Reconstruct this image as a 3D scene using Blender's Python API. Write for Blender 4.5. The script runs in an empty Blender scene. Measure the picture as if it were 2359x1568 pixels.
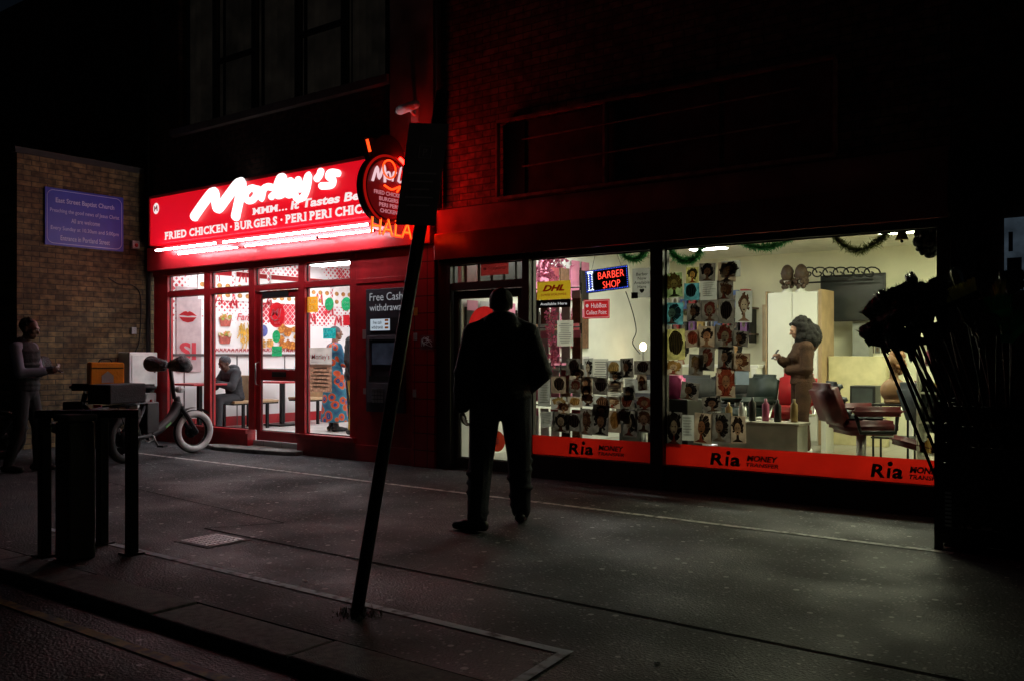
import bpy, bmesh, math, random
from mathutils import Vector, Matrix
R=random.Random(7)
SC=bpy.context.scene; C=SC.collection
PI=math.pi; rad=math.radians
V=Vector
F=2100.0; TH=math.atan2(2100,2780); cT=math.cos(TH); sT=math.sin(TH)
CAM=V((0,-7.95,1.3))
RIGHT=V((cT,sT,0)); FWD=V((-sT,cT,0))
def ray(u):
    p=(u-1180)/F; return (cT*p-sT, sT*p+cT)
def atY(u,v,Y=0.0):
    d=ray(u); t=(Y-CAM.y)/d[1]; return V((t*d[0],Y,1.3+(820-v)*t/F))
def atX(u,v,X):
    d=ray(u); t=X/d[0]; return V((X,CAM.y+t*d[1],1.3+(820-v)*t/F))
def gnd(u,v,z=0.0):
    d=ray(u); t=F*(1.3-z)/(v-820); return V((t*d[0],CAM.y+t*d[1],z))
def atD(u,v,t):
    d=ray(u); return V((t*d[0],CAM.y+t*d[1],1.3+(820-v)*t/F))
def rect(u0,v0,u1,v1,Y):
    uc=(u0+u1)/2
    return atY(u0,v0,Y).x, atY(u1,v0,Y).x, atY(uc,v1,Y).z, atY(uc,v0,Y).z
# ------------------------------------------------------------------ materials
def base_nt(name):
    m=bpy.data.materials.new(name); m.use_nodes=True; nt=m.node_tree; nt.nodes.clear()
    out=nt.nodes.new('ShaderNodeOutputMaterial'); return m,nt,out
def N(nt,t,**k):
    n=nt.nodes.new(t)
    for a,b in k.items():
        if a in n.inputs: n.inputs[a].default_value=b
        else: setattr(n,a,b)
    return n
def ramp(nt,src,stops):
    r=nt.nodes.new('ShaderNodeValToRGB'); e=r.color_ramp.elements
    while len(e)>1: e.remove(e[0])
    e[0].position=stops[0][0]; e[0].color=(*stops[0][1],1)
    for p,c in stops[1:]:
        x=e.new(p); x.color=(*c,1)
    nt.links.new(src,r.inputs[0]); return r.outputs[0]
def sc(c,k): return tuple(min(1,x*k) for x in c)
MATS={}
def M(name,col,rough=.55,metal=0.,var=.25,scale=6.,bump=0.,emit=0.,trans=0.,spec=.5):
    if name in MATS: return MATS[name]
    if trans: trans=min(.75,trans+.25)
    m,nt,out=base_nt(name); L=nt.links.new
    bs=N(nt,'ShaderNodeBsdfPrincipled'); bs.inputs['Roughness'].default_value=rough; bs.inputs['Metallic'].default_value=metal
    bs.inputs['Specular IOR Level'].default_value=spec
    tc=N(nt,'ShaderNodeTexCoord'); nz=N(nt,'ShaderNodeTexNoise'); nz.inputs['Scale'].default_value=scale; nz.inputs['Detail'].default_value=5
    L(tc.outputs['Object'],nz.inputs['Vector'])
    c=ramp(nt,nz.outputs['Fac'],[(.3,sc(col,1-var)),(.7,sc(col,1+var*.5))])
    L(c,bs.inputs['Base Color'])
    if emit:
        L(c,bs.inputs['Emission Color']); bs.inputs['Emission Strength'].default_value=emit
    if bump:
        b=N(nt,'ShaderNodeBump'); b.inputs['Strength'].default_value=bump; b.inputs['Distance'].default_value=.02
        n2=N(nt,'ShaderNodeTexNoise'); n2.inputs['Scale'].default_value=scale*6; L(tc.outputs['Object'],n2.inputs['Vector'])
        L(n2.outputs['Fac'],b.inputs['Height']); L(b.outputs[0],bs.inputs['Normal'])
    if trans:
        tr=N(nt,'ShaderNodeBsdfTranslucent'); L(c,tr.inputs[0]); mx=N(nt,'ShaderNodeMixShader'); mx.inputs[0].default_value=trans
        L(bs.outputs[0],mx.inputs[1]); L(tr.outputs[0],mx.inputs[2]); L(mx.outputs[0],out.inputs[0])
    else: L(bs.outputs[0],out.inputs[0])
    MATS[name]=m; return m
def INK(name,col,k=.82):
    m,nt,out=base_nt(name); L=nt.links.new
    tr=N(nt,'ShaderNodeBsdfTransparent'); df=N(nt,'ShaderNodeBsdfDiffuse'); tc=N(nt,'ShaderNodeTexCoord'); nz=N(nt,'ShaderNodeTexNoise'); nz.inputs['Scale'].default_value=22; nz.inputs['Detail'].default_value=4
    L(tc.outputs['Object'],nz.inputs['Vector']); c=ramp(nt,nz.outputs['Fac'],[(.3,sc(col,.55)),(.7,sc(col,1.2))])
    L(c,tr.inputs[0]); L(c,df.inputs[0]); mx=N(nt,'ShaderNodeMixShader'); mx.inputs[0].default_value=k
    L(df.outputs[0],mx.inputs[1]); L(tr.outputs[0],mx.inputs[2]); L(mx.outputs[0],out.inputs[0]); return m
def GLASS(name,tint=(.96,.97,.96),k=.035):
    m,nt,out=base_nt(name); L=nt.links.new
    tr=N(nt,'ShaderNodeBsdfTransparent'); gl=N(nt,'ShaderNodeBsdfGlossy'); gl.inputs['Roughness'].default_value=.03
    lw=N(nt,'ShaderNodeLayerWeight'); lw.inputs[0].default_value=.5
    pw=N(nt,'ShaderNodeMath',operation='POWER'); pw.inputs[1].default_value=4; L(lw.outputs['Facing'],pw.inputs[0])
    ma=N(nt,'ShaderNodeMath',operation='MULTIPLY_ADD'); ma.inputs[1].default_value=.4; ma.inputs[2].default_value=k; L(pw.outputs[0],ma.inputs[0])
    tc=N(nt,'ShaderNodeTexCoord'); nz=N(nt,'ShaderNodeTexNoise'); nz.inputs['Scale'].default_value=2.5; nz.inputs['Detail'].default_value=6
    L(tc.outputs['Object'],nz.inputs['Vector'])
    L(ramp(nt,nz.outputs['Fac'],[(.35,sc(tint,.86)),(.65,tint)]),tr.inputs[0])
    mx=N(nt,'ShaderNodeMixShader'); L(ma.outputs[0],mx.inputs[0]); L(tr.outputs[0],mx.inputs[1]); L(gl.outputs[0],mx.inputs[2]); L(mx.outputs[0],out.inputs[0])
    return m
def BRICK(name,c1,c2,mo,ax,rough=.85,lo=.45):
    m,nt,out=base_nt(name); L=nt.links.new
    bs=N(nt,'ShaderNodeBsdfPrincipled'); bs.inputs['Roughness'].default_value=rough
    g=N(nt,'ShaderNodeNewGeometry'); sp=N(nt,'ShaderNodeSeparateXYZ'); L(g.outputs['Position'],sp.inputs[0])
    cb=N(nt,'ShaderNodeCombineXYZ'); L(sp.outputs[ax],cb.inputs[0]); L(sp.outputs['Z'],cb.inputs[1])
    nzw=N(nt,'ShaderNodeTexNoise'); nzw.inputs['Scale'].default_value=9; L(cb.outputs[0],nzw.inputs['Vector'])
    ad=N(nt,'ShaderNodeVectorMath',operation='MULTIPLY_ADD'); L(nzw.outputs['Color'],ad.inputs[0]); ad.inputs[1].default_value=(.008,.008,0); L(cb.outputs[0],ad.inputs[2])
    bk=N(nt,'ShaderNodeTexBrick'); L(ad.outputs[0],bk.inputs['Vector']); bk.inputs['Scale'].default_value=1
    bk.inputs['Brick Width'].default_value=.225; bk.inputs['Row Height'].default_value=.075; bk.inputs['Mortar Size'].default_value=.007; bk.inputs['Mortar Smooth'].default_value=.3
    bk.inputs['Color1'].default_value=(*c1,1); bk.inputs['Color2'].default_value=(*c2,1); bk.inputs['Mortar'].default_value=(*mo,1)
    nz=N(nt,'ShaderNodeTexNoise'); nz.inputs['Scale'].default_value=1.6; nz.inputs['Detail'].default_value=8; L(cb.outputs[0],nz.inputs['Vector'])
    gr=ramp(nt,nz.outputs['Fac'],[(.3,(lo,lo*.93,lo*.9)),(.65,(1,1,1))])
    n5=N(nt,'ShaderNodeTexNoise'); n5.inputs['Scale'].default_value=11; n5.inputs['Detail'].default_value=2; L(cb.outputs[0],n5.inputs['Vector'])
    g5=ramp(nt,n5.outputs['Fac'],[(.35,(.5,.5,.5)),(.65,(1.25,1.2,1.15))])
    mx=N(nt,'ShaderNodeMixRGB',blend_type='MULTIPLY'); mx.inputs[0].default_value=1; L(bk.outputs['Color'],mx.inputs[1]); L(gr,mx.inputs[2])
    m2=N(nt,'ShaderNodeMixRGB',blend_type='MULTIPLY'); m2.inputs[0].default_value=1; L(mx.outputs[0],m2.inputs[1]); L(g5,m2.inputs[2])
    L(m2.outputs[0],bs.inputs['Base Color'])
    b=N(nt,'ShaderNodeBump'); b.inputs['Strength'].default_value=.8; b.inputs['Distance'].default_value=.012; b.invert=True
    L(bk.outputs['Fac'],b.inputs['Height']); L(b.outputs[0],bs.inputs['Normal']); L(bs.outputs[0],out.inputs[0]); return m
def ASPHALT(name,k=1.0):
    m,nt,out=base_nt(name); L=nt.links.new
    bs=N(nt,'ShaderNodeBsdfPrincipled'); g=N(nt,'ShaderNodeNewGeometry'); P=g.outputs['Position']
    bs.inputs['Specular IOR Level'].default_value=.35
    n1=N(nt,'ShaderNodeTexNoise'); n1.inputs['Scale'].default_value=.7; n1.inputs['Detail'].default_value=7; L(P,n1.inputs['Vector'])
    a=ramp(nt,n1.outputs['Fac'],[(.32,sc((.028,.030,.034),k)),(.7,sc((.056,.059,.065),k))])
    n2=N(nt,'ShaderNodeTexNoise'); n2.inputs['Scale'].default_value=70; n2.inputs['Detail'].default_value=3; L(P,n2.inputs['Vector'])
    f=ramp(nt,n2.outputs['Fac'],[(.35,(.4,.4,.4)),(.7,(1.6,1.6,1.6))])
    m1=N(nt,'ShaderNodeMixRGB',blend_type='MULTIPLY'); m1.inputs[0].default_value=1; L(a,m1.inputs[1]); L(f,m1.inputs[2])
    def dots(scale,thr,col,prev,dens):
        vo=N(nt,'ShaderNodeTexVoronoi'); vo.inputs['Scale'].default_value=scale; L(P,vo.inputs['Vector'])
        s=N(nt,'ShaderNodeSeparateColor'); L(vo.outputs['Color'],s.inputs[0])
        l=N(nt,'ShaderNodeMath',operation='LESS_THAN'); L(vo.outputs['Distance'],l.inputs[0]); l.inputs[1].default_value=thr
        gq=N(nt,'ShaderNodeMath',operation='GREATER_THAN'); L(s.outputs[0],gq.inputs[0]); gq.inputs[1].default_value=1-dens
        mu=N(nt,'ShaderNodeMath',operation='MULTIPLY'); L(l.outputs[0],mu.inputs[0]); L(gq.outputs[0],mu.inputs[1])
        mm=N(nt,'ShaderNodeMixRGB'); L(mu.outputs[0],mm.inputs[0]); L(prev,mm.inputs[1]); mm.inputs[2].default_value=(*col,1); return mm.outputs[0]
    c=dots(48,.42,(.2*k,.2*k,.21*k),m1.outputs[0],.12)
    c=dots(9,.16,(.25,.25,.25),c,.35)
    L(c,bs.inputs['Base Color'])
    n3=N(nt,'ShaderNodeTexNoise'); n3.inputs['Scale'].default_value=1.3; n3.inputs['Detail'].default_value=6; L(P,n3.inputs['Vector'])
    rr=ramp(nt,n3.outputs['Fac'],[(.35,(.5,.5,.5)),(.65,(.8,.8,.8))]); L(rr,bs.inputs['Roughness'])
    b=N(nt,'ShaderNodeBump'); b.inputs['Strength'].default_value=.8; b.inputs['Distance'].default_value=.015; L(n2.outputs['Fac'],b.inputs['Height']); L(b.outputs[0],bs.inputs['Normal'])
    L(bs.outputs[0],out.inputs[0]); return m
def PAINT(name,col,lo=.33,hi=.5):
    m,nt,out=base_nt(name); L=nt.links.new
    bs=N(nt,'ShaderNodeBsdfPrincipled'); bs.inputs['Roughness'].default_value=.7
    g=N(nt,'ShaderNodeNewGeometry'); n=N(nt,'ShaderNodeTexNoise'); n.inputs['Scale'].default_value=14; n.inputs['Detail'].default_value=8; L(g.outputs['Position'],n.inputs['Vector'])
    L(ramp(nt,n.outputs['Fac'],[(lo,(.045,.045,.045)),(hi,col)]),bs.inputs['Base Color']); L(bs.outputs[0],out.inputs[0]); return m
def PATTERNWALL(name):
    m,nt,out=base_nt(name); L=nt.links.new
    bs=N(nt,'ShaderNodeBsdfPrincipled'); bs.inputs['Roughness'].default_value=.3
    g=N(nt,'ShaderNodeNewGeometry'); sp=N(nt,'ShaderNodeSeparateXYZ'); L(g.outputs['Position'],sp.inputs[0])
    add=N(nt,'ShaderNodeMath',operation='ADD'); L(sp.outputs['X'],add.inputs[0]); L(sp.outputs['Y'],add.inputs[1])
    def fr(op):
        a=N(nt,'ShaderNodeMath',operation=op); L(add.outputs[0],a.inputs[0]); L(sp.outputs['Z'],a.inputs[1])
        s=N(nt,'ShaderNodeMath',operation='MULTIPLY'); s.inputs[1].default_value=9.5; L(a.outputs[0],s.inputs[0])
        f=N(nt,'ShaderNodeMath',operation='FRACT'); L(s.outputs[0],f.inputs[0])
        d=N(nt,'ShaderNodeMath',operation='SUBTRACT'); L(f.outputs[0],d.inputs[0]); d.inputs[1].default_value=.5
        ab=N(nt,'ShaderNodeMath',operation='ABSOLUTE'); L(d.outputs[0],ab.inputs[0]); return ab.outputs[0]
    mxx=N(nt,'ShaderNodeMath',operation='MAXIMUM'); L(fr('ADD'),mxx.inputs[0]); L(fr('SUBTRACT'),mxx.inputs[1])
    n=N(nt,'ShaderNodeTexNoise'); n.inputs['Scale'].default_value=1.4; L(g.outputs['Position'],n.inputs['Vector'])
    th=N(nt,'ShaderNodeMapRange'); L(n.outputs['Fac'],th.inputs[0]); th.inputs[1].default_value=.36; th.inputs[2].default_value=.62; th.inputs[3].default_value=.0; th.inputs[4].default_value=.46
    ls=N(nt,'ShaderNodeMath',operation='LESS_THAN'); L(mxx.outputs[0],ls.inputs[0]); L(th.outputs[0],ls.inputs[1])
    zt=N(nt,'ShaderNodeMath',operation='GREATER_THAN'); L(sp.outputs['Z'],zt.inputs[0]); zt.inputs[1].default_value=1.85
    mu=N(nt,'ShaderNodeMath',operation='MULTIPLY'); L(ls.outputs[0],mu.inputs[0]); L(zt.outputs[0],mu.inputs[1])
    mm=N(nt,'ShaderNodeMixRGB'); L(mu.outputs[0],mm.inputs[0]); mm.inputs[1].default_value=(.8,.78,.78,1); mm.inputs[2].default_value=(.6,.03,.05,1)
    L(mm.outputs[0],bs.inputs['Base Color']); L(bs.outputs[0],out.inputs[0]); return m
def PRINT(name,cols,scale):
    m,nt,out=base_nt(name); L=nt.links.new
    bs=N(nt,'ShaderNodeBsdfPrincipled'); bs.inputs['Roughness'].default_value=.8
    tc=N(nt,'ShaderNodeTexCoord'); vo=N(nt,'ShaderNodeTexVoronoi'); vo.inputs['Scale'].default_value=scale; L(tc.outputs['Object'],vo.inputs['Vector'])
    st=[(p,c) for p,c in cols]; r=ramp(nt,vo.outputs['Distance'],st)
    L(r,bs.inputs['Base Color']); L(bs.outputs[0],out.inputs[0]); return m
def TILE(name,c,mo,size,ax1,ax2,rough=.3):
    m,nt,out=base_nt(name); L=nt.links.new
    bs=N(nt,'ShaderNodeBsdfPrincipled'); bs.inputs['Roughness'].default_value=rough
    g=N(nt,'ShaderNodeNewGeometry'); sp=N(nt,'ShaderNodeSeparateXYZ'); L(g.outputs['Position'],sp.inputs[0])
    cb=N(nt,'ShaderNodeCombineXYZ'); L(sp.outputs[ax1],cb.inputs[0]); L(sp.outputs[ax2],cb.inputs[1])
    bk=N(nt,'ShaderNodeTexBrick'); bk.offset=0; L(cb.outputs[0],bk.inputs['Vector']); bk.inputs['Scale'].default_value=1
    bk.inputs['Brick Width'].default_value=size; bk.inputs['Row Height'].default_value=size; bk.inputs['Mortar Size'].default_value=.006
    bk.inputs['Color1'].default_value=(*c,1); bk.inputs['Color2'].default_value=(*sc(c,.88),1); bk.inputs['Mortar'].default_value=(*mo,1)
    L(bk.outputs['Color'],bs.inputs['Base Color']); L(bs.outputs[0],out.inputs[0]); return m
# ------------------------------------------------------------------ objects
WM={}
def link(o): C.objects.link(o); return o
def tag(o,label,cat,group=None,kind=None):
    if label: o['label']=label
    if cat: o['category']=cat
    if group: o['group']=group
    if kind: o['kind']=kind
    return o
def thing(name,label,cat,loc=(0,0,0),rz=0,group=None):
    o=bpy.data.objects.new(name,None); link(o); o.empty_display_size=.2
    o.location=loc; o.rotation_euler=(0,0,rz); tag(o,label,cat,group)
    WM[o.name]=Matrix.Translation(V(loc))@Matrix.Rotation(rz,4,'Z'); return o
class MB:
    def __init__(s): s.bm=bmesh.new()
    def box(s,x0,x1,y0,y1,z0,z1,T=None):
        c=V(((x0+x1)/2,(y0+y1)/2,(z0+z1)/2)); m=Matrix.Translation(c)@Matrix.Diagonal((abs(x1-x0),abs(y1-y0),abs(z1-z0),1))
        if T is not None: m=T@m
        bmesh.ops.create_cube(s.bm,size=1,matrix=m); return s
    def poly(s,pts):
        s.bm.faces.new([s.bm.verts.new(p) for p in pts]); return s
    def prism(s,pts,d):
        a=[s.bm.verts.new(p) for p in pts]; b=[s.bm.verts.new(V(p)+V(d)) for p in pts]; n=len(a)
        s.bm.faces.new(a); s.bm.faces.new(b[::-1])
        for i in range(n): s.bm.faces.new((a[i],b[i],b[(i+1)%n],a[(i+1)%n]))
        return s
    def disc(s,c,xd,up,rx,rz,seg=24,a0=0,a1=2*PI):
        c=V(c); xd=V(xd); up=V(up)
        pts=[c+xd*rx*math.cos(a0+(a1-a0)*i/seg)+up*rz*math.sin(a0+(a1-a0)*i/seg) for i in range(seg if abs(a1-a0-2*PI)<1e-6 else seg+1)]
        return s.poly(pts)
    def cyl(s,p0,p1,r0,r1=None,seg=14,caps=True):
        p0=V(p0);p1=V(p1); r1=r0 if r1 is None else r1
        d=p1-p0; q=V((0,0,1)).rotation_difference(d.normalized()).to_matrix().to_4x4()
        bmesh.ops.create_cone(s.bm,cap_ends=caps,segments=seg,radius1=r0,radius2=r1,depth=d.length,matrix=Matrix.Translation((p0+p1)/2)@q); return s
    def ell(s,c,r,T=None,seg=14,rg=10):
        r=(r,r,r) if isinstance(r,(int,float)) else r
        m=Matrix.Translation(V(c))@(T if T is not None else Matrix.Identity(4))@Matrix.Diagonal((*r,1))
        bmesh.ops.create_uvsphere(s.bm,u_segments=seg,v_segments=rg,radius=1,matrix=m); return s
    def caps(s,p0,p1,r0,r1=None,seg=12):
        r1=r0 if r1 is None else r1
        s.ell(p0,r0,seg=seg,rg=8); s.ell(p1,r1,seg=seg,rg=8)
        if (V(p1)-V(p0)).length>1e-5: s.cyl(p0,p1,r0,r1,seg)
        return s
    def tube(s,pts,r,seg=8,closed=False):
        pts=[V(p) for p in pts]; n=len(pts); rings=[]; up=None
        for i,p in enumerate(pts):
            a=pts[(i-1)%n] if closed or i>0 else p; b=pts[(i+1)%n] if closed or i<n-1 else p
            t=(b-a).normalized()
            if up is None:
                up=V((0,0,1)) if abs(t.z)<.9 else V((1,0,0))
            x=t.cross(up)
            if x.length<1e-5: x=t.orthogonal()
            x.normalize(); up=x.cross(t).normalized()
            rr=r[i] if isinstance(r,(list,tuple)) else r
            rings.append([s.bm.verts.new(p+(x*math.cos(2*PI*k/seg)+up*math.sin(2*PI*k/seg))*rr) for k in range(seg)])
        for i in range(n if closed else n-1):
            A=rings[i];B=rings[(i+1)%n]
            for k in range(seg): s.bm.faces.new((A[k],A[(k+1)%seg],B[(k+1)%seg],B[k]))
        if not closed:
            s.bm.faces.new(rings[0][::-1]); s.bm.faces.new(rings[-1])
        return s
    def ring(s,c,ax,Rr,r,seg=36,ts=8,a0=0,a1=2*PI):
        c=V(c); ax=V(ax).normalized(); x=ax.orthogonal().normalized()
        if abs(ax.z)<.99: x=ax.cross(V((0,0,1))).normalized()
        y=x.cross(ax)
        full=abs(a1-a0-2*PI)<1e-6
        pts=[c+x*Rr*math.cos(a0+(a1-a0)*i/seg)+y*Rr*math.sin(a0+(a1-a0)*i/seg) for i in range(seg if full else seg+1)]
        return s.tube(pts,r,ts,full)
    def lathe(s,prof,c,seg=20):
        c=V(c); rings=[[s.bm.verts.new(c+V((r*math.cos(2*PI*k/seg),r*math.sin(2*PI*k/seg),z))) for k in range(seg)] for r,z in prof]
        for A,B in zip(rings,rings[1:]):
            for k in range(seg): s.bm.faces.new((A[k],A[(k+1)%seg],B[(k+1)%seg],B[k]))
        s.bm.faces.new(rings[0][::-1]); s.bm.faces.new(rings[-1]); return s
    def xf(s,T): s.bm.transform(T); return s
    def build(s,name,mat,parent=None,smooth=False,bevel=0,label=None):
        bm=s.bm
        if bevel: 
            bmesh.ops.bevel(bm,geom=bm.edges[:],offset=bevel,segments=2,affect='EDGES',profile=.5)
        bmesh.ops.recalc_face_normals(bm,faces=bm.faces[:])
        me=bpy.data.meshes.new(name); o=bpy.data.objects.new(name,me)
        if parent is None:
            xs=[v.co for v in bm.verts]
            c=V(((min(v.x for v in xs)+max(v.x for v in xs))/2,(min(v.y for v in xs)+max(v.y for v in xs))/2,min(v.z for v in xs)))
            for v in bm.verts: v.co-=c
            o.location=c; 
        else:
            bm.transform(WM[parent.name].inverted()); o.parent=parent
        bm.to_mesh(me); bm.free(); me.materials.append(mat); link(o)
        WM[o.name]=Matrix.Translation(o.location) if parent is None else WM[parent.name].copy()
        if smooth:
            for p in me.polygons: p.use_smooth=True
        if label: o['label']=label
        return o
def catmull(P,n=6,closed=False):
    P=[V(p) for p in P]; out=[]; K=len(P)
    for i in range(K if closed else K-1):
        p0=P[(i-1)%K] if closed or i>0 else P[0]; p1=P[i]; p2=P[(i+1)%K]; p3=P[(i+2)%K] if closed or i+2<K else P[-1]
        for k in range(n):
            t=k/n; out.append(.5*((2*p1)+(p2-p0)*t+(2*p0-5*p1+4*p2-p3)*t*t+(3*p1-p0-3*p2+p3)*t**3))
    if not closed: out.append(P[-1])
    return out
XD=V((1,0,0)); YD=V((0,1,0)); UP=V((0,0,1))
def glyphs(s,bold=0,shear=0):
    cu=bpy.data.curves.new('t','FONT'); cu.body=s; cu.size=1; cu.shear=shear; cu.offset=bold; cu.extrude=0; cu.resolution_u=3; cu.align_x='CENTER' if '\n' in s else 'LEFT'
    o=bpy.data.objects.new('t',cu); C.objects.link(o); dg=bpy.context.evaluated_depsgraph_get()
    me=bpy.data.meshes.new_from_object(o.evaluated_get(dg)); bpy.data.objects.remove(o); bpy.data.curves.remove(cu)
    return me
def text(name,s,mat,parent,org,w=None,h=None,xd=XD,up=UP,align='c',bold=0,shear=0):
    me=glyphs(s,bold,shear)
    mb=MB(); mb.bm.from_mesh(me); bpy.data.meshes.remove(me)
    co=[v.co for v in mb.bm.verts]
    x0=min(c.x for c in co);x1=max(c.x for c in co);y0=min(c.y for c in co);y1=max(c.y for c in co)
    sx=w/(x1-x0) if w else None; sy=h/(y1-y0) if h else None
    sx=sx or sy; sy=sy or sx
    org=V(org)
    for v in mb.bm.verts:
        v.co=org+V(xd)*((v.co.x-((x0+x1)/2 if align=='c' else x0))*sx)+V(up)*((v.co.y-(y0+y1)/2)*sy)
    return mb.build(name,mat,parent)
SERIF={'F':'lb lt','R':'lb lt rb','I':'lb lt','E':'lb lt','D':'lb lt','H':'lb lt rb rt','K':'lb lt rb rt','N':'lb lt rt','B':'lb lt','U':'lt rt','P':'lb lt','M':'lb lt rb rt'}
def slab_text(name,s,mat,parent,org,w,h,bold=.03):
    mb=MB(); x=0; cache={}
    for ch in s:
        if ch==' ': x+=.26; continue
        if ch not in cache:
            me=glyphs(ch,bold); cache[ch]=([v.co.copy() for v in me.vertices],[tuple(p.vertices) for p in me.polygons]); bpy.data.meshes.remove(me)
        vs,fs=cache[ch]; a=min(v.x for v in vs); b=max(v.x for v in vs)
        nv=[mb.bm.verts.new((v.x-a+x,v.y,0)) for v in vs]
        for f in fs: mb.bm.faces.new([nv[i] for i in f])
        wd=b-a; H=max(v.y for v in vs); B0=min(v.y for v in vs); t=.10; o=.055; sw=.17
        for q in SERIF.get(ch,'').split():
            cx0,cx1=(x-o,x+sw+o) if q[0]=='l' else (x+wd-sw-o,x+wd+o)
            z0,z1=(B0,B0+t) if q[1]=='b' else (H-t,H)
            mb.poly([(cx0,z0,1),(cx1,z0,1),(cx1,z1,1),(cx0,z1,1)])
        x+=wd+.11
    co=[v.co for v in mb.bm.verts]; x0=min(c.x for c in co);x1=max(c.x for c in co);y0=min(c.y for c in co);y1=max(c.y for c in co)
    for v in mb.bm.verts: v.co=V(org)+XD*((v.co.x-x0)*w/(x1-x0))+UP*((v.co.y-(y0+y1)/2)*h/(y1-y0))-YD*.002*v.co.z
    return mb.build(name,mat,parent)
def sheet(mb,X0,X1,Z0,Z1,Y,th=.004): mb.poly([(X0,Y,Z0),(X1,Y,Z0),(X1,Y,Z1),(X0,Y,Z1)]); return mb
def remeshed(name,mat,parent,mb,vox=.012,sm=5,label=None):
    me=bpy.data.meshes.new(name); mb.bm.to_mesh(me); mb.bm.free(); o=bpy.data.objects.new(name,me); link(o)
    a=o.modifiers.new('r','REMESH'); a.mode='VOXEL'; a.voxel_size=vox
    if sm:
        b=o.modifiers.new('s','SMOOTH'); b.factor=.5; b.iterations=sm
    dg=bpy.context.evaluated_depsgraph_get(); m2=bpy.data.meshes.new_from_object(o.evaluated_get(dg))
    o.modifiers.clear(); o.data=m2; bpy.data.meshes.remove(me); m2.name=name; m2.materials.clear(); m2.materials.append(mat)
    for p in m2.polygons: p.use_smooth=True
    if parent is not None:
        m2.transform(WM[parent.name].inverted()); o.parent=parent
    if label: o['label']=label
    return o
def struct(name,mb,mat):
    o=mb.build(name,mat); o['kind']='structure'; return o
# ------------------------------------------------------------------ palette
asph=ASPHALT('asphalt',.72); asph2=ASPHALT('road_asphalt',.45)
granite=M('granite',(.105,.105,.104),.8,var=.5,scale=25,bump=.4)
wpaint=PAINT('worn_white_paint',(.55,.55,.53),.36,.52); bpaint=PAINT('worn_bluish_paint',(.42,.49,.57)); ypaint=PAINT('worn_yellow_paint',(.22,.155,.035),.40,.6)
stock=BRICK('stock_brick',(.21,.15,.065),(.10,.07,.032),(.05,.043,.03),'Y')
darkbrick=BRICK('dark_brick',(.16,.08,.06),(.10,.055,.045),(.06,.055,.05),'X')
redbrick=BRICK('red_brick',(.42,.20,.15),(.22,.11,.09),(.09,.07,.06),'X')
redp=M('red_gloss_paint',(.42,.012,.018),.35,var=.3,scale=5)
redp2=M('red_shutter_box',(.6,.02,.03),.3,var=.12,scale=3)
redtile=TILE('red_pier_tile',(.34,.012,.016),(.06,.01,.01),.2,'X','Z',.25)
blackp=M('black_paint',(.012,.012,.013),.45,var=.4)
blackm=M('black_metal',(.012,.012,.013),.4,.6,var=.3)
blackr=M('black_rubber',(.014,.014,.014),.7,var=.3)
blackf=M('black_fabric',(.013,.013,.015),.9,var=.4,scale=12,bump=.3)
plastic=M('black_plastic_wrap',(.018,.018,.022),.2,var=.5,scale=18,bump=.9)
steel=M('brushed_steel',(.5,.5,.5),.3,1.0,var=.2)
whitep=M('white_paint',(.75,.75,.73),.5,var=.15)
paper=M('white_paper',(.58,.57,.54),.8,var=.12,trans=.4)
paperg=M('grey_paper',(.33,.33,.33),.8,var=.25,trans=.4)
paperd=M('dark_photo_paper',(.10,.088,.082),.45,var=.6,scale=14,trans=.4)
paperb=M('brown_photo_paper',(.23,.17,.13),.5,var=.55,scale=10,trans=.4)
paperc=M('cream_photo_paper',(.38,.32,.27),.6,var=.4,scale=9,trans=.4)
ink=M('black_ink',(.012,.012,.012),.6,var=.2); inkg=M('grey_ink',(.2,.2,.2),.6,var=.2)
inkw=M('white_ink',(.8,.8,.8),.6,var=.05,trans=.4); inkr=M('red_ink',(.6,.02,.03),.6,var=.1,trans=.4)
green_s=M('green_sticker',(.03,.42,.16),.5,var=.15,trans=.4); teal_s=M('teal_sticker',(.02,.4,.4),.5,var=.15,trans=.4)
orange_s=M('orange_sticker',(.85,.38,.03),.5,var=.15,trans=.4); yellow_s=M('yellow_sign',(.8,.53,.03),.5,var=.08,trans=.3)
film=M('red_window_film',(.46,.011,.006),.5,var=.4,scale=1.2,trans=.5)
gask=M('black_gasket',(.02,.018,.018),.6)
glassd=GLASS('upper_glass',(.7,.7,.7),.04)
skind=M('dark_skin',(.12,.06,.04),.5,var=.2); skinm=M('brown_skin',(.24,.12,.075),.5,var=.15)
hairb=M('black_hair',(.010,.008,.007),.6,var=.5,scale=40,bump=.8,spec=.25)
def emi(name,col,s):
    if name in MATS: return MATS[name]
    m,nt,out=base_nt(name); e=N(nt,'ShaderNodeEmission'); e.inputs[0].default_value=(*col,1); e.inputs[1].default_value=s
    nt.links.new(e.outputs[0],out.inputs[0]); MATS[name]=m; return m
tube_e=emi('tube_light',(1,.88,.93),36); sign_e=M('lit_red_sign_face',(.76,.004,.014),.35,var=.06,scale=1.2,emit=.8)
letter_e=emi('lit_white_letters',(1,.88,.88),.95); logo_e=emi('lit_white_logo',(1,.97,.97),1.6)
neon_r=emi('red_neon',(1,.005,.003),52); neon_dim=emi('dim_red_neon',(1,.012,.008),.3); neon_o=emi('orange_neon',(1,.045,.006),3.2); neon_y=emi('yellow_neon_core',(1,.22,.02),2.2)
panel_e=emi('cool_ceiling_panel',(.95,.98,1),27); warm_e=emi('warm_ceiling_panel',(.95,1,.68),32); neut_e=emi('neutral_ceiling_panel',(.97,1,.90),30)
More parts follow.
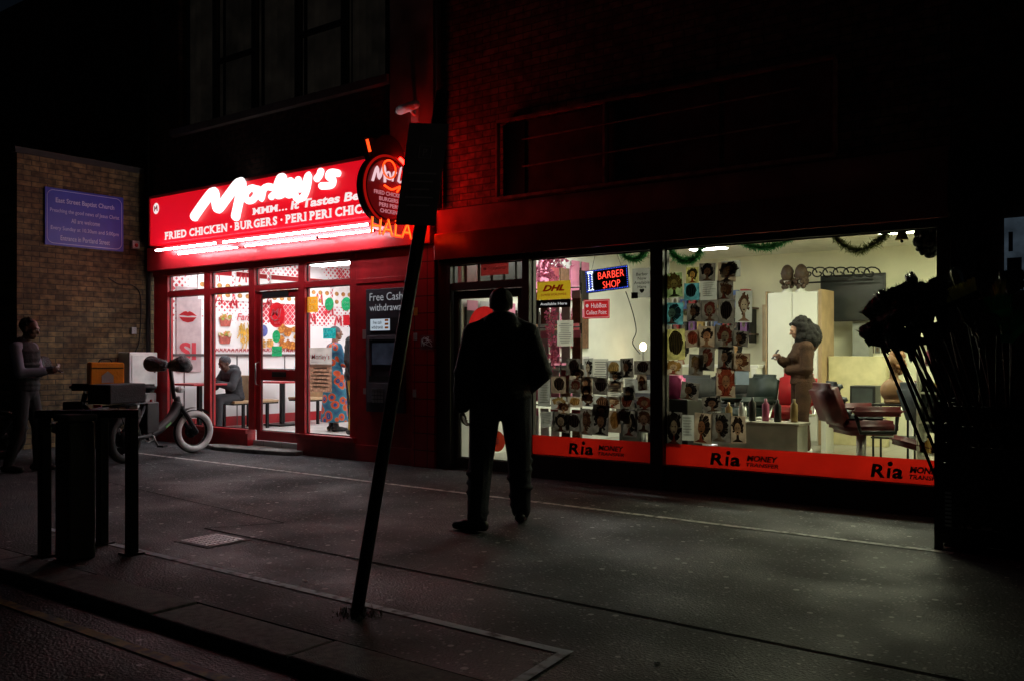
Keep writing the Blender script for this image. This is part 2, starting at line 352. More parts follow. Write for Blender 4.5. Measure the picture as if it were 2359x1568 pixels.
# ------------------------------------------------------------------ setting
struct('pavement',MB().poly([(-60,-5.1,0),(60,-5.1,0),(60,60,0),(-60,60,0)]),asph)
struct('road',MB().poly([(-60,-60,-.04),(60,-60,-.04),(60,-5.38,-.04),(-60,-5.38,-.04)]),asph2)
k=MB(); x=-40.0
while x<20:
    w=.85+R.random()*.25; dz=R.uniform(-.004,.006)
    k.box(x,x+w-.012,-5.40,-5.12,-.2,.008+dz); x+=w
kb=k.build('kerb',granite,bevel=.012); kb['kind']='structure'
def strip(mb,p,q,w,z):
    p=V(p);q=V(q); d=(q-p).normalized(); n=V((-d.y,d.x,0))*w/2
    mb.poly([(*(p+n).xy,z),(*(p-n).xy,z),(*(q-n).xy,z),(*(q+n).xy,z)])
k=MB(); strip(k,(-12.5,-1.2,0),(-1.3,-1.40,0),.06,.005); struct('pavement_marking',k,wpaint)
k=MB(); strip(k,(-7.0,-4.58,0),(-2.25,-4.62,0),.055,.005); strip(k,(-2.22,-4.60,0),(-2.16,-5.09,0),.055,.009); struct('pitch_marking',k,bpaint)
k=MB(); strip(k,(-30,-5.66,0),(20,-5.66,0),.06,-.035); struct('road_marking',k,ypaint)
k=MB(); strip(k,(-6,-3.86,0),(1,-3.98,0),.02,.0035); strip(k,(-9.5,-2.9,0),(-5.7,-3.35,0),.012,.0035); strip(k,(-5.7,-3.35,0),(-6,-3.86,0),.012,.0042)
struct('pavement_seam',k,M('tar_seam',(.008,.008,.008),.95,spec=.05))
mh=thing('manhole_cover','square studded iron access cover set in the asphalt','manhole cover',(-5.56,-4.09,0))
MB().box(-5.76,-5.36,-4.27,-3.91,-.03,.004).build('frame',granite,mh)
k=MB().box(-5.73,-5.39,-4.24,-3.94,-.02,.008)
for i in range(8):
    for j in range(7): k.box(-5.715+i*.041,-5.69+i*.041,-4.225+j*.04,-4.20+j*.04,.008,.012)
k.build('cover',M('worn_iron',(.34,.34,.34),.4,.6,var=.3,scale=20),mh)
for lab,u,v,s in [('crumpled white wrapper by the takeaway shopfront base',725,1037,.08),('small white paper scrap under the cash machine',940,1066,.07),('pale scrap inside the painted pitch corner',1235,1527,.014),('folded pale wrapper near the front of the pavement',1515,1528,.018),('pale bit of litter on the tarmac seam right of the pole',1448,1398,.016),('white fleck of litter left of the leaning pole',703,1338,.02)]:
    p=gnd(u,v); k=MB(); bmesh.ops.create_icosphere(k.bm,subdivisions=2,radius=s,matrix=Matrix.Translation(p))
    for vv in k.bm.verts:
        d=vv.co-p; vv.co=p+V((d.x,d.y*.7,(d.z+s)*.35))*R.uniform(.6,1.1); vv.co.z=max(.004,vv.co.z)
    tag(k.build('litter',whitep),lab,'litter')
# ------------------------------------------------------------------ church wall building (left)
ch=thing('church_building','yellow stock brick side building with the blue notice','building',(-18,2,0))
MB().box(-26,-13.1,-2.0,6,0,4.12).build('wall',stock,ch)
MB().box(-26.05,-13.06,-2.04,6.05,4.12,4.20).build('coping',M('coping_stone',(.03,.027,.025),.8),ch)
bb=thing('rear_building','tall unlit block rising behind the brick side building','building',(-20,12,0))
MB().box(-34,-13.15,6.3,14,0,13).build('wall',darkbrick,bb)
for i in range(4):
    w=MB().box(-30+i*4,-28.4+i*4,6.27,6.295,5.5,7.2).build('window',blackp,bb)
Y0,Y1,Z0,Z1=-1.63,-.45,2.88,3.70
cs=thing('church_notice','blue church notice board with white lettering on the brick wall','notice',(-13.08,(Y0+Y1)/2,Z0))
bluem=M('blue_board',(.035,.052,.40),.45,var=.15)
bt=M('pale_blue_lettering',(.42,.46,.72),.5,var=.05)
MB().box(-13.098,-13.07,Y0,Y1,Z0,Z1).build('panel',bluem,cs,bevel=.004)
k=MB(); rr=.09; pts=[]
for cx,cz,a in [(Y1-.03-rr,Z1-.03-rr,0),(Y0+.03+rr,Z1-.03-rr,90),(Y0+.03+rr,Z0+.03+rr,180),(Y1-.03-rr,Z0+.03+rr,270)]:
    for i in range(7): pts.append((-13.068,cx+rr*math.cos(rad(a+i*15)),cz+rr*math.sin(rad(a+i*15))))
k.tube(pts,.004,6,True).build('border',bt,cs)
for s,z,w,h,b in [('East Street Baptist Church',3.52,.88,.09,.018),('Preaching the good news of Jesus Christ',3.375,1.04,.072,.006),('All are welcome',3.255,.43,.066,.006),('Every Sunday at 10.30am and 5:00pm',3.125,1.02,.072,.006),('Entrance in Portland Street',2.995,.74,.072,.006)]:
    text('lettering',s,bt,cs,(-13.066,(Y0+Y1)/2,z),w,h,YD,UP,bold=b)
a=atX(308,565,-13.1); al=thing('alarm_box','small wall alarm box on the bricks right of the blue notice','alarm box',a)
MB().box(-13.1,-13.02,a.y-.06,a.y+.06,a.z-.06,a.z+.06).build('case',M('pale_plastic',(.5,.4,.38),.4),al,bevel=.012); MB().ell((-13.01,a.y,a.z-.01),(.018,.03,.03)).build('lamp',M('red_plastic',(.5,.02,.02),.3),al,True)
cb=thing('meter_cabinet','white steel meter cabinet fixed to the brick wall beside the corner','cabinet',(-12.93,-.27,.83))
MB().box(-13.1,-12.78,-.52,-.06,.84,1.36).build('case',M('offwhite_steel',(.75,.75,.72),.45,var=.15),cb,bevel=.012)
d_=MB().box(-12.778,-12.768,-.49,-.09,.88,1.32).build('door',M('offwhite_door',(.7,.7,.67),.45,var=.2),cb,bevel=.004)
MB().box(-12.768,-12.755,-.13,-.11,1.05,1.13).build('handle',blackp,d_)
cb=thing('utility_box','low grey utility box under the white meter cabinet','cabinet',(-12.95,-.2,0))
MB().box(-13.1,-12.84,-.36,-.04,.3,.74).build('case',M('grey_steel',(.34,.34,.33),.5),cb,bevel=.01); MB().box(-13.05,-12.9,-.3,-.1,0,.3).build('plinth',granite,cb)
a=atX(305,762,-13.1); jb=thing('junction_box','small grey junction box on the bricks above the cabinet','junction box',a)
MB().box(-13.1,-13.04,a.y-.04,a.y+.04,a.z-.05,a.z+.05).build('case',M('grey_plastic',(.35,.36,.37),.5),jb,bevel=.006)
MB().ell((-13.035,a.y,a.z),(.005,.008,.008)).build('screw',steel,jb)
k=MB().tube(catmull([atX(u,v,-13.085) for u,v in [(250,640),(275,655),(310,660),(325,690),(322,780),(312,810)]]),.008,6)
tag(k.build('wall_cable',blackr,smooth=True),'thin black cable looping across the church side wall','cable')
dp=thing('drainpipe','dark cast drainpipe in the corner beside the takeaway','drainpipe',(-13.02,-.1,0))
MB().tube([(-13.02,-.07,0),(-13.02,-.07,8)],.035,12).build('pipe',blackp,dp,True)
for z in (1,2.6,4.2): MB().ring((-13.02,-.07,z),(0,0,1),.04,.012,18,6).build('bracket',blackm,dp,True)
# ------------------------------------------------------------------ takeaway building
XL,XR=-13.05,-7.08
tb=thing('takeaway_building','red fronted takeaway shop with lit interior and dark upper storey','building',(-10,0,0))
k=MB(); k.box(XL,XR,0,.3,2.98,4.60); k.box(XL,-12.32,0,.3,4.60,9.5); k.box(-7.84,XR,0,.3,4.60,9.5); k.box(-12.32,-7.84,0,.3,7.0,9.5); k.build('upper_wall',darkbrick,tb)
MB().box(-7.80,-7.10,-.07,-.003,3.0,9.5).build('pilaster',M('stained_render',(.36,.23,.20),.85,var=.5,scale=3),tb)
MB().box(-12.4,-7.82,-.1,-.003,4.60,4.70).build('sill',M('painted_sill',(.22,.17,.16),.7),tb)
us=[415,500,590,690,797,900]; curt=M('grubby_glowing_curtain',(.5,.42,.33),.9,var=.55,scale=2.2,emit=.015)  # faint emission on the cloth stands in for a dimly lit room behind
for i in range(5):
    x0=atY(us[i],100,.08).x; x1=atY(us[i+1],100,.08).x
    k=MB(); k.box(x0,x0+.05,.04,.10,4.70,7.0); k.box(x1-.05,x1-.001,.04,.10,4.70,7.0); k.box(x0+.05,x1-.05,.04,.10,4.70,4.76)
    if i%2: k.box(x0+.05,x1-.05,.04,.10,5.55,5.61)
    w=k.build('window',M('window_frame_paint',(.05,.04,.035),.6),tb)
    MB().box(x0+.05,x1-.05,.068,.072,4.76,7.0).build('pane',glassd,w)
    k=MB(); n=24
    pts=[(x0+.02+(x1-x0-.04)*j/n,.2+.025*math.sin(j*1.7+i),0) for j in range(n+1)]
    for a,b in zip(pts,pts[1:]): k.poly([(a[0],a[1],4.7),(b[0],b[1],4.7),(b[0],b[1],7),(a[0],a[1],7)])
    k.build('curtain',curt,w)
MB().box(XL,XR,.08,4.3,0,.13).build('interior_floor',TILE('white_floor_tile',(.6,.58,.55),(.3,.29,.28),.4,'X','Y',.25),tb)
pw=PATTERNWALL('patterned_tile_wall')
k=MB(); k.box(XL,-12.95,.303,4.3,.131,2.95); k.build('interior_wall',pw,tb); MB().box(-12.949,-7.2,4.2,4.3,.131,2.95).build('interior_wall',pw,tb)
MB().box(-7.2,XR,.303,4.3,.131,2.95).build('interior_wall',whitep,tb)
MB().box(XL,XR,.303,4.3,2.951,3.05).build('ceiling',M('white_ceiling',(.75,.75,.75),.8,var=.1),tb)
k=MB()
k.box(-12.949,-12.925,.31,4.19,1.30,1.34)
for j in range(8): k.box(-12.949,-12.94,.5+j*.5,.515+j*.5,.14,1.30)
k.build('dado_rail',M('dark_rail',(.08,.06,.06),.5),tb)
MB().box(-12.949,-12.944,.31,4.19,.14,.30).build('skirting',redp,tb)
ZT0,ZT1,ZH,ZR=2.20,2.28,2.52,.28
mull=[(355,386),(470,484),(573,586),(687,702),(806,822)]
k=MB()
for u0,u1 in mull: k.box(atY(u0,0).x,atY(u1,0).x,0,.1,ZR,ZH)
xs=[(atY(a,0).x,atY(b,0).x) for a,b in mull]
for i in range(4):
    k.box(xs[i][1],xs[i+1][0],.005,.095,ZT0,ZT1)
k.box(xs[0][0],xs[4][1],-.02,.12,ZH,ZH+.08)
k.build('shopfront_frame',redp,tb,bevel=.004)
k=MB(); k.box(xs[0][0],xs[2][0],-.02,.12,.0,.22); k.box(xs[0][0],xs[2][0],-.05,.12,.22,ZR); k.box(xs[3][0],xs[4][1],-.02,.12,0,.22); k.box(xs[3][0],xs[4][1],-.05,.12,.22,ZR)
k.build('stallriser',redp,tb,bevel=.003)
k=MB(); P_=[(atY(520,0).x,-.02),(atY(505,0).x,-.25),(-10.9,-.36),(-10.2,-.33),(-9.6,-.22),(xs[3][1],-.15),(xs[3][1],.079),(atY(520,0).x,.079)]
k.prism([(a,b,0) for a,b in P_],(0,0,.055)); k.build('doorstep',M('worn_concrete',(.20,.195,.18),.8,var=.5,scale=7,bump=.5),tb,bevel=.012)
MB().box(xs[0][0],-7.1,-.12,.29,ZH+.081,2.96).build('shutter_box',redp2,tb,bevel=.01)
def gasket(x0,x1,z0,z1,parent,name='window',mat=None):
    e=.012; k=MB(); k.box(x0+.001,x0+e,.044,.058,z0+.001,z1-.001); k.box(x1-e,x1-.001,.044,.058,z0+.001,z1-.001); k.box(x0+e,x1-e,.0445,.0575,z0+.001,z0+e); k.box(x0+e,x1-e,.0445,.0575,z1-e,z1-.001)
    return k.build(name,mat or gask,parent)
for i in (0,1,3): gasket(xs[i][1],xs[i+1][0],ZR,ZT0,tb)
for i in range(4): gasket(xs[i][1],xs[i+1][0],ZT1,ZH,tb)
dx0,dx1=xs[2][1],xs[3][0]
k=MB(); k.box(dx0+.01,dx0+.1,.03,.075,.14,ZT0-.01); k.box(dx1-.1,dx1-.01,.03,.075,.14,ZT0-.01); k.box(dx0+.1,dx1-.1,.031,.074,.14,.27); k.box(dx0+.1,dx1-.1,.031,.074,ZT0-.1,ZT0-.01); k.box(dx0+.1,dx1-.1,.031,.074,.98,1.12)
dr=k.build('door',redp,tb,bevel=.004)
gasket(dx0+.1,dx1-.1,.27,.98,dr,'glazing_bead'); gasket(dx0+.1,dx1-.1,1.12,ZT0-.1,dr,'glazing_bead')
MB().box(dx0+.36,dx1-.28,.018,.03,1.02,1.09).build('letterbox',blackp,dr,bevel=.003)
MB().tube([(dx0+.055,.03,.9),(dx0+.055,-.02,.92),(dx0+.055,-.02,1.2),(dx0+.055,.03,1.22)],.011).build('handle',steel,dr,True)
MB().box(dx0+.15,dx0+.7,.02,.03,2.1,2.17).build('closer',blackp,dr)
xa0,xa1=xs[4][1],atY(958,0).x
k=MB(); k.box(xa0,xa1,0,.1,.2,ZH+.08); k.box(xa0,xa1,-.03,.1,0,.2); k.box(xa0,xa1,-.012,-.002,2.2,2.26); k.build('side_panel',redp,tb,bevel=.003)
MB().box(xa1,-7.09,-.06,.12,0,ZH+.08).build('tiled_pier',redtile,tb,bevel=.004)
# ATM
X0,X1,Za,Zb=atY(850,0).x,atY(937,0).x,.62,2.12
at=thing('cash_machine','black wall cash machine with lit header beside the takeaway door','cash machine',((X0+X1)/2,-.03,Za))
atm=M('charcoal_plastic',(.06,.064,.08),.35,var=.2)
k=MB(); k.box(X0,X1,-.05,-.004,Za,Zb); k.build('surround',atm,at,bevel=.006)
k=MB(); k.box(X0+.06,X0+.1,-.09,-.052,Za+.12,1.55); k.box(X1-.1,X1-.06,-.09,-.052,Za+.12,1.55); k.box(X0+.1,X1-.1,-.09,-.052,1.5,1.55); k.box(X0+.1,X1-.1,-.1,-.052,Za+.12,.98); k.build('bezel',M('grey_bezel',(.15,.155,.18),.4),at,bevel=.004)
MB().box(X0+.12,X1-.12,-.062,-.053,1.2,1.46).build('screen',M('dim_screen',(.05,.06,.09),.2,emit=.2,var=.5),at)
MB().box(X0+.1,X1-.1,-.094,-.091,1.0,1.06).build('cash_slot',ink,at)
k=MB()
for i in range(4):
    for j in range(4): k.box(X0+.16+i*.05,X0+.2+i*.05,-.106,-.1,.74+j*.045,.775+j*.045)
k.build('keypad',steel,at,bevel=.003)
MB().box(X0+.08,X1-.06,-.056,-.051,1.60,1.76).build('header_strip',M('dark_strip',(.02,.02,.025),.4),at)
MB().box(X0+.09,X0+.42,-.060,-.0565,1.61,1.75).build('lit_header',emi('atm_header_light',(.75,.88,1),.5),at)
text('lettering','free cash\nwithdrawals',ink,at,(X0+.21,-.0615,1.68),.2,.10,bold=.01)
k=MB()
for i in range(3): k.box(X0+.34,X0+.40,-.0625,-.061,1.72-i*.045,1.745-i*.045)
k.build('card_marks',orange_s,at)
atl=emi('atm_letters',(.9,.93,1),.28)
text('lettering','Free Cash',atl,at,(X0+.07,-.054,2.02),.56,.095,align='l')
text('lettering','withdrawals',atl,at,(X0+.07,-.054,1.89),.62,.085,align='l')
for i,(u,v,w,h,m,lab) in enumerate([(840,770,9,22,paper,'torn pale sticker at the left edge of the cash machine panel'),(838,810,8,16,inkr,'small red sticker left of the cash machine'),(958,718,9,18,orange_s,'tall orange sticker on the tiled pier'),(957,775,9,16,paper,'little white sticker under the orange one on the pier'),(955,905,9,18,paper,'pale torn sticker low on the red pier'),(842,900,10,14,paper,'white leaflet scrap low beside the cash machine')]):
    Y=-.064 if u>945 else -.006; x0,x1,z0,z1=rect(u-w/2,v-h/2,u+w/2,v+h/2,Y); tag(sheet(MB(),x0,x1,z0,z1,Y,.002).build('sticker',m),lab,'sticker')
x0,x1,z0,z1=rect(968,772,1000,805,-.064)
o=tag(sheet(MB(),x0,x1,z0,z1,-.064,.002).build('graffiti_sticker',M('maroon_sticker',(.16,.02,.025),.5)),'maroon sticker with white scribbled tag on the pier','sticker')
k=MB()
for q in range(4): k.tube(catmull([(x0+.02+R.random()*(x1-x0-.04),-.067,z0+.02+R.random()*(z1-z0-.04)) for _ in range(5)]),.003,5)
k.build('scribble',inkw,o)
# fascia sign
YS=-.20; SX0,SX1=atY(347,0,YS).x,-7.55
fs=thing('fascia_sign','long lit red fascia sign with white lettering over the takeaway','shop sign',((SX0+SX1)/2,-.1,2.98))
MB().box(SX0,SX1,YS,-.002,2.985,3.68).build('panel',sign_e,fs,bevel=.006)
k=MB(); k.box(SX0-.02,SX1,YS-.012,-.002,3.682,3.72); k.box(SX0-.03,SX0-.002,YS-.012,-.002,2.97,3.682); k.build('trim',redp,fs)
yl=YS-.020
def px(u,v,y=yl): return atY(u,v,y)
strokes=[([(450,499),(468,473),(490,445),(497,448),(499,464),(505,481),(528,452),(550,424),(559,425),(554,456),(545,498)],12,5),
 ([(592,437),(579,434),(567,447),(569,461),(582,462),(592,449),(590,437),(600,440),(603,458),(608,438),(616,431),(626,432)],8,5),
 ([(626,454),(636,444),(650,428),(655,410),(646,409),(637,432),(637,450),(650,450),(662,438),(675,430),(671,417),(659,424),(656,442),(668,450),(682,437)],7.4,5),
 ([(688,415),(689,435),(701,430),(712,404),(709,432),(700,454),(686,459),(681,449)],7.8,5),([(740,396),(737,405),(731,412)],7.8,3),([(779,400),(763,398),(758,408),(768,415),(764,427),(742,429)],7.8,5)]
k=MB()
for pts,r,n in strokes:
    pp=catmull([px(*q) for q in pts],n); k.tube(pp,[r*12.6/2100]*len(pp),8)
    for e in (pp[0],pp[-1]): k.ell(e,r*12.6/2100,seg=10,rg=6)
k.build('script_logo',logo_e,fs,True)
yl=YS-.006
slab_text('lettering','MMM...',letter_e,fs,(px(582,490,yl).x,yl,3.252),px(662,480,yl).x-px(582,490,yl).x,.092,bold=.03)
text('lettering','It Tastes Better',letter_e,fs,(px(670,485,yl).x,yl,3.258),px(888,450,yl).x-px(670,485,yl).x,.112,align='l',bold=.04,shear=.12)
slab_text('lettering','FRIED CHICKEN \u00b7 BURGERS \u00b7 PERI PERI CHICKEN',letter_e,fs,(px(380,545,yl).x,yl,3.088),px(893,480,yl).x-px(380,545,yl).x,.118,bold=.045)
a=px(360,481,yl); MB().disc(a,XD,UP,.075,.085).build('emblem',letter_e,fs)
k=MB().tube([(a.x+p,yl-.004,a.z+q) for p,q in [(-.035,-.04),(-.03,.035),(0,-.01),(.03,.04),(.035,-.04)]],.008,6).build('emblem_mark',inkr,fs)
YT=-.27
for i,(u0,v0,u1,v1,lab) in enumerate([(360,577,500,561,'leftmost glowing tube in the upper row under the red sign'),(515,556,850,520,'long glowing tube in the upper row under the red sign'),(412,585,550,571,'leftmost tube reflection built as a glowing tube, lower row under the red sign'),(565,567,730,549,'middle tube reflection built as a glowing tube, lower row under the red sign'),(736,546,862,532,'rightmost tube reflection built as a glowing tube, lower row under the red sign')]):
    y=YT if i<2 else YT-.03  # lower row is added: reflections of the upper tubes built as emitting tubes
    p=atY(u0,v0,y); q=atY(u1,v1,y); z=(p.z+q.z)/2; t=thing('fluorescent_tube',lab,'light tube',((p.x+q.x)/2,y,z),0,'light tubes under the fascia')
    MB().cyl((p.x,y,z),(q.x,y,z),.014 if i<2 else .009).build('tube',tube_e,t,True)
    for xx in (p.x-.02,q.x):
        k=MB(); k.cyl((xx,y,z),(xx+.02,y,z),.018); k.box(xx+.004,xx+.016,y,-.125,z-.006,z+.006); k.build('end_cap',M('tube_cap',(.4,.05,.05),.4),t)
# ------------------------------------------------------------------ projecting round sign
XP=-7.3; cy,cz=-.60,3.17
ps=thing('projecting_sign','round dark projecting sign with red neon rim and lettering','shop sign',(XP,cy,cz-.6))
k=MB(); k.cyl((XP-.09,cy,cz),(XP+.0,cy,cz),.40,seg=48); k.cyl((XP-.085,cy+.02,cz+.36),(XP-.005,cy+.02,cz+.36),.26,seg=36); k.prism([(XP-.08,cy-.27,cz+.28),(XP-.08,cy-.36,cz+.52),(XP-.08,cy-.14,cz+.56)],(.07,0,0)); k.build('case',M('dark_sign_case',(.03,.012,.012),.4),ps)
MB().disc((XP+.004,cy,cz),YD,UP,.33,.33,40).build('face',M('maroon_sign_face',(.2,.006,.008),.4,emit=.3,var=.1),ps)
MB().ring((XP+.012,cy,cz),(1,0,0),.375,.014,60,8).build('neon_rim',neon_dim,ps,True)
pts=[(XP+.035,cy+.40*math.cos(rad(q)),cz+.40*math.sin(rad(q))) for q in range(-58,72,6)]
MB().tube(pts,.02,8).build('neon_arc',neon_r,ps,True)
MB().cyl((XP+.02,cy-.345,cz+.50),(XP+.02,cy-.30,cz+.37),.015).build('neon_tick',neon_o,ps)
k=MB()
def rs(pts,r): k.tube(catmull([(XP+.02,cy+a,cz+b) for a,b in pts],4),r,7)
rs([(-.26,.06),(-.19,.22),(-.16,.10),(-.08,.25),(-.07,.07)],.016); rs([(-.03,.12),(-.05,.17),(0,.19),(.02,.12),(-.03,.12)],.012); rs([(.05,.10),(.07,.2),(.11,.2)],.012); rs([(.14,.11),(.19,.28),(.15,.11),(.24,.14)],.012)
k.build('script_logo',emi('pale_sign_letters',(1,.65,.7),.9),ps,True)
MB().ring((XP+.04,cy-.02,cz+.22),(1,0,0),.10,.010,24,7).build('neon_loop',neon_o,ps,True)
MB().tube(catmull([(XP+.04,cy-.1,cz+.03),(XP+.04,cy+.02,cz+.0),(XP+.04,cy+.15,cz+.05),(XP+.04,cy+.1,cz-.02)],5),.012,7).build('neon_flourish',neon_o,ps,True)
pl=emi('dim_pink_letters',(1,.35,.4),.55)
for i,s in enumerate(['FRIED CHICKEN','BURGERS','PERI PERI','CHICKEN']): text('lettering',s,pl,ps,(XP+.012,cy,cz-.05-i*.066),[.46,.30,.30,.27][i],.045,YD,UP,bold=.02)
text('neon_lettering','HALAL',neon_o,ps,(XP+.02,cy+.10,cz-.43),.80,.19,YD,UP,bold=.016,shear=.1)
text('neon_core','HALAL',neon_y,ps,(XP+.026,cy+.10,cz-.43),.76,.16,YD,UP,bold=-.028,shear=.1)
for zz in (.15,-.15): MB().cyl((XP-.045,cy+.3,cz+zz),(XP-.045,-.07,cz+zz),.02).build('bracket',blackm,ps)
a=atY(957,270,-.08); cc=thing('security_camera','white security camera on the pilaster above the round sign','security camera',(a.x,-.07,a.z))
MB().box(a.x-.06,a.x+.06,-.09,-.072,a.z-.07,a.z+.09).build('mount',whitep,cc); MB().cyl((a.x,-.09,a.z+.02),(a.x+.03,-.2,a.z+.05),.018).build('arm',whitep,cc)
MB().caps((a.x-.09,-.24,a.z+.06),(a.x+.12,-.2,a.z+.10),.055,.05).build('body',whitep,cc,True); MB().ell((a.x-.14,-.25,a.z+.05),(.012,.03,.03)).build('lens',ink,cc,True)
# ------------------------------------------------------------------ salon building
sb=thing('salon_building','brick terrace with lit salon shopfront and empty sign frame','building',(-4.3,0,0))
SXL,SXR=-7.06,-1.60; SH=2.40
k=MB(); k.box(SXL,SXR,0,.3,2.98,9.5); k.build('upper_wall',redbrick,sb)
MB().box(SXL,SXR,-.10,.3,SH+.001,2.70).build('lintel',M('glossy_red_fascia',(.30,.05,.045),.21,.5,var=.4,scale=3),sb,bevel=.005); MB().box(SXL,SXR,-.05,.29,2.702,2.979).build('fascia_board',M('bare_fascia_board',(.32,.12,.10),.75,var=.5,scale=3),sb)
fr=M('dark_frame',(.03,.022,.02),.45,var=.3)
jam=[(1008,1040),(1205,1221),(1500,1529)]
jx=[(atY(a,0).x,atY(b,0).x) for a,b in jam]+[(-1.70,SXR)]
k=MB()
for a,b in jx: k.box(a,b,-.02,.12,.0,SH)
k.box(jx[0][1],jx[1][0],-.01,.11,2.05,2.13); k.box(jx[0][1],jx[3][0],-.01,.11,SH-.06,SH-.001)
k.build('shopfront_frame',fr,sb,bevel=.004)
k=MB(); k.box(jx[1][1],jx[2][0],-.015,.11,0,.245); k.box(jx[2][1],jx[3][0],-.015,.11,0,.245); k.build('stallriser',M('dark_riser',(.035,.03,.03),.7,var=.4),sb,bevel=.004)
gasket(jx[1][1],jx[2][0],.245,SH-.06,sb); gasket(jx[2][1],jx[3][0],.245,SH-.06,sb); gasket(jx[0][1],jx[1][0],2.13,SH-.06,sb)
a,b=jx[0][1],jx[1][0]
k=MB(); k.box(a+.01,a+.09,.03,.08,.02,2.04); k.box(b-.09,b-.01,.03,.08,.02,2.04); k.box(a+.09,b-.09,.031,.079,.02,.14); k.box(a+.09,b-.09,.031,.079,1.96,2.04)
dr=k.build('door',fr,sb,bevel=.004); gasket(a+.09,b-.09,.14,1.96,dr,'glazing_bead')
MB().tube([(b-.05,.03,.95),(b-.05,-.03,.97),(b-.05,-.03,1.25),(b-.05,.03,1.27)],.012).build('handle',steel,dr,True)
SD=5.6
wallw=M('salon_white_wall',(.72,.72,.66),.7,var=.15,scale=2); wally=M('salon_cream_wall',(.74,.72,.54),.7,var=.2,scale=1.5)
MB().box(SXL,SXR+.2,.12,SD+.1,0,.10).build('interior_floor',TILE('salon_floor_tile',(.30,.28,.24),(.15,.14,.12),.45,'X','Y',.3),sb)
MB().box(SXL,-6.98,.303,SD,.101,2.85).build('interior_wall',wallw,sb); MB().box(SXL,SXR+.2,SD,SD+.1,.101,2.85).build('interior_wall',wally,sb); MB().box(SXR+.1,SXR+.2,.303,SD,.101,2.85).build('interior_wall',wally,sb)
MB().box(SXL,SXR+.2,.303,SD+.1,2.851,2.95).build('ceiling',M('salon_ceiling',(.72,.7,.6),.8,var=.1),sb)
for i,(a,b) in enumerate([(jx[1][1],jx[2][0]),(jx[2][1],jx[3][0])]):
    f=tag(sheet(MB(),a,b,.25,.455,.040,.003).build('window_film',film),['red film strip along the bottom of the middle salon window','red film strip along the bottom of the wide right window'][i],'window film')
    for (u,w) in ([(1310,130)] if i==0 else [(1636,160),(2006,170)]):
        x=atY(u,1050,.036).x; s=(atY(u+w,1050,.036).x-x)
        text('lettering','R',ink,f,(x,.036,.338),s*.20,.115,align='l',bold=.035,shear=.12)
        MB().prism([(x+s*.225,.036,.281),(x+s*.27,.036,.281),(x+s*.285,.036,.368),(x+s*.24,.036,.368)],(0,-.001,0)).build('lettering',ink,f)
        MB().disc((x+s*.275,.036,.402),XD,UP,.022,.020,16).build('logo_dot',ink,f)
        text('lettering','a',ink,f,(x+s*.30,.036,.324),s*.15,.087,align='l',bold=.035,shear=.12)
        text('lettering','MONEY',ink,f,(x+s*.54,.036,.366),s*.44,.056,align='l',bold=.045,shear=.2); text('lettering','TRANSFER',ink,f,(x+s*.53,.036,.306),s*.46,.038,align='l',bold=.035,shear=.2)
xa,xb=atY(1148,0,-.05).x,atY(1925,0,-.05).x; za,zb=3.02,3.86
sf=thing('empty_sign_frame','empty rusty metal sign frame on the bricks above the salon','sign frame',((xa+xb)/2,-.05,za))
rust=M('rusty_metal',(.45,.19,.15),.6,.2,var=.6,scale=9)
k=MB()
for z in (za,zb): k.box(xa,xb,-.09,-.03,z-.015,z+.015)
for xx in (xa,atY(1395,0,-.05).x,xb): k.box(xx-.012,xx+.012,-.085,-.028,za+.02,zb-.02)
k.build('frame',rust,sf)
for z in (3.33,3.62): MB().tube([(xa+.35,-.08,z),(xb-.3,-.08,z+.02)],.010,6).build('rail',rust,sf)
bp=M('stained_backing',(.13,.05,.05),.8,var=.6,scale=4)
cuts=[xa+.02]+[atY(u,0,-.05).x for u in (1210,1395,1660)]+[xb-.02]
for i in range(4): MB().box(cuts[i]+.025,cuts[i+1]-.025,-.02,-.003,za+.03,zb-.03).build('backing_panel',bp if i else blackp,sf)
nb=thing('neighbour_building','unlit building at the far right past the salon','building',(3,0,0))
MB().box(-1.59,9,0,.3,0,9.5).build('wall',darkbrick,nb); MB().box(-1.59,9,-.12,-.003,2.5,2.95).build('fascia_board',blackp,nb)
MB().box(-1.58,-1.40,-.1,-.003,0,2.5).build('pilaster',blackp,nb)
x0,x1,z0,z1=rect(2314,500,2400,668,-.02)
o=thing('notice_board','pale blue poster on the dark wall at the right edge','poster',((x0+x1)/2,-.02,z0)); MB().box(x0,x1,-.02,-.005,z0,z1).build('panel',M('pale_blue_glowing_poster',(.3,.42,.55),.5,var=.6,scale=6,emit=.07),o)  # weak emission puts the lit look into the poster material
k=MB(); k.box(x0+.02,x0+.12,-.026,-.022,z0+.05,z0+.25); k.box(x0+.03,x0+.06,-.026,-.022,z0+.3,z0+.45); k.build('picture',M('navy_print',(.03,.04,.08),.5),o)
tag(MB().tube([(-7.02,-.06,3.0),(-7.02,-.06,9.4)],.04,12).build('drainpipe',blackp,smooth=True),'dark drainpipe between the two upper storeys','drainpipe')
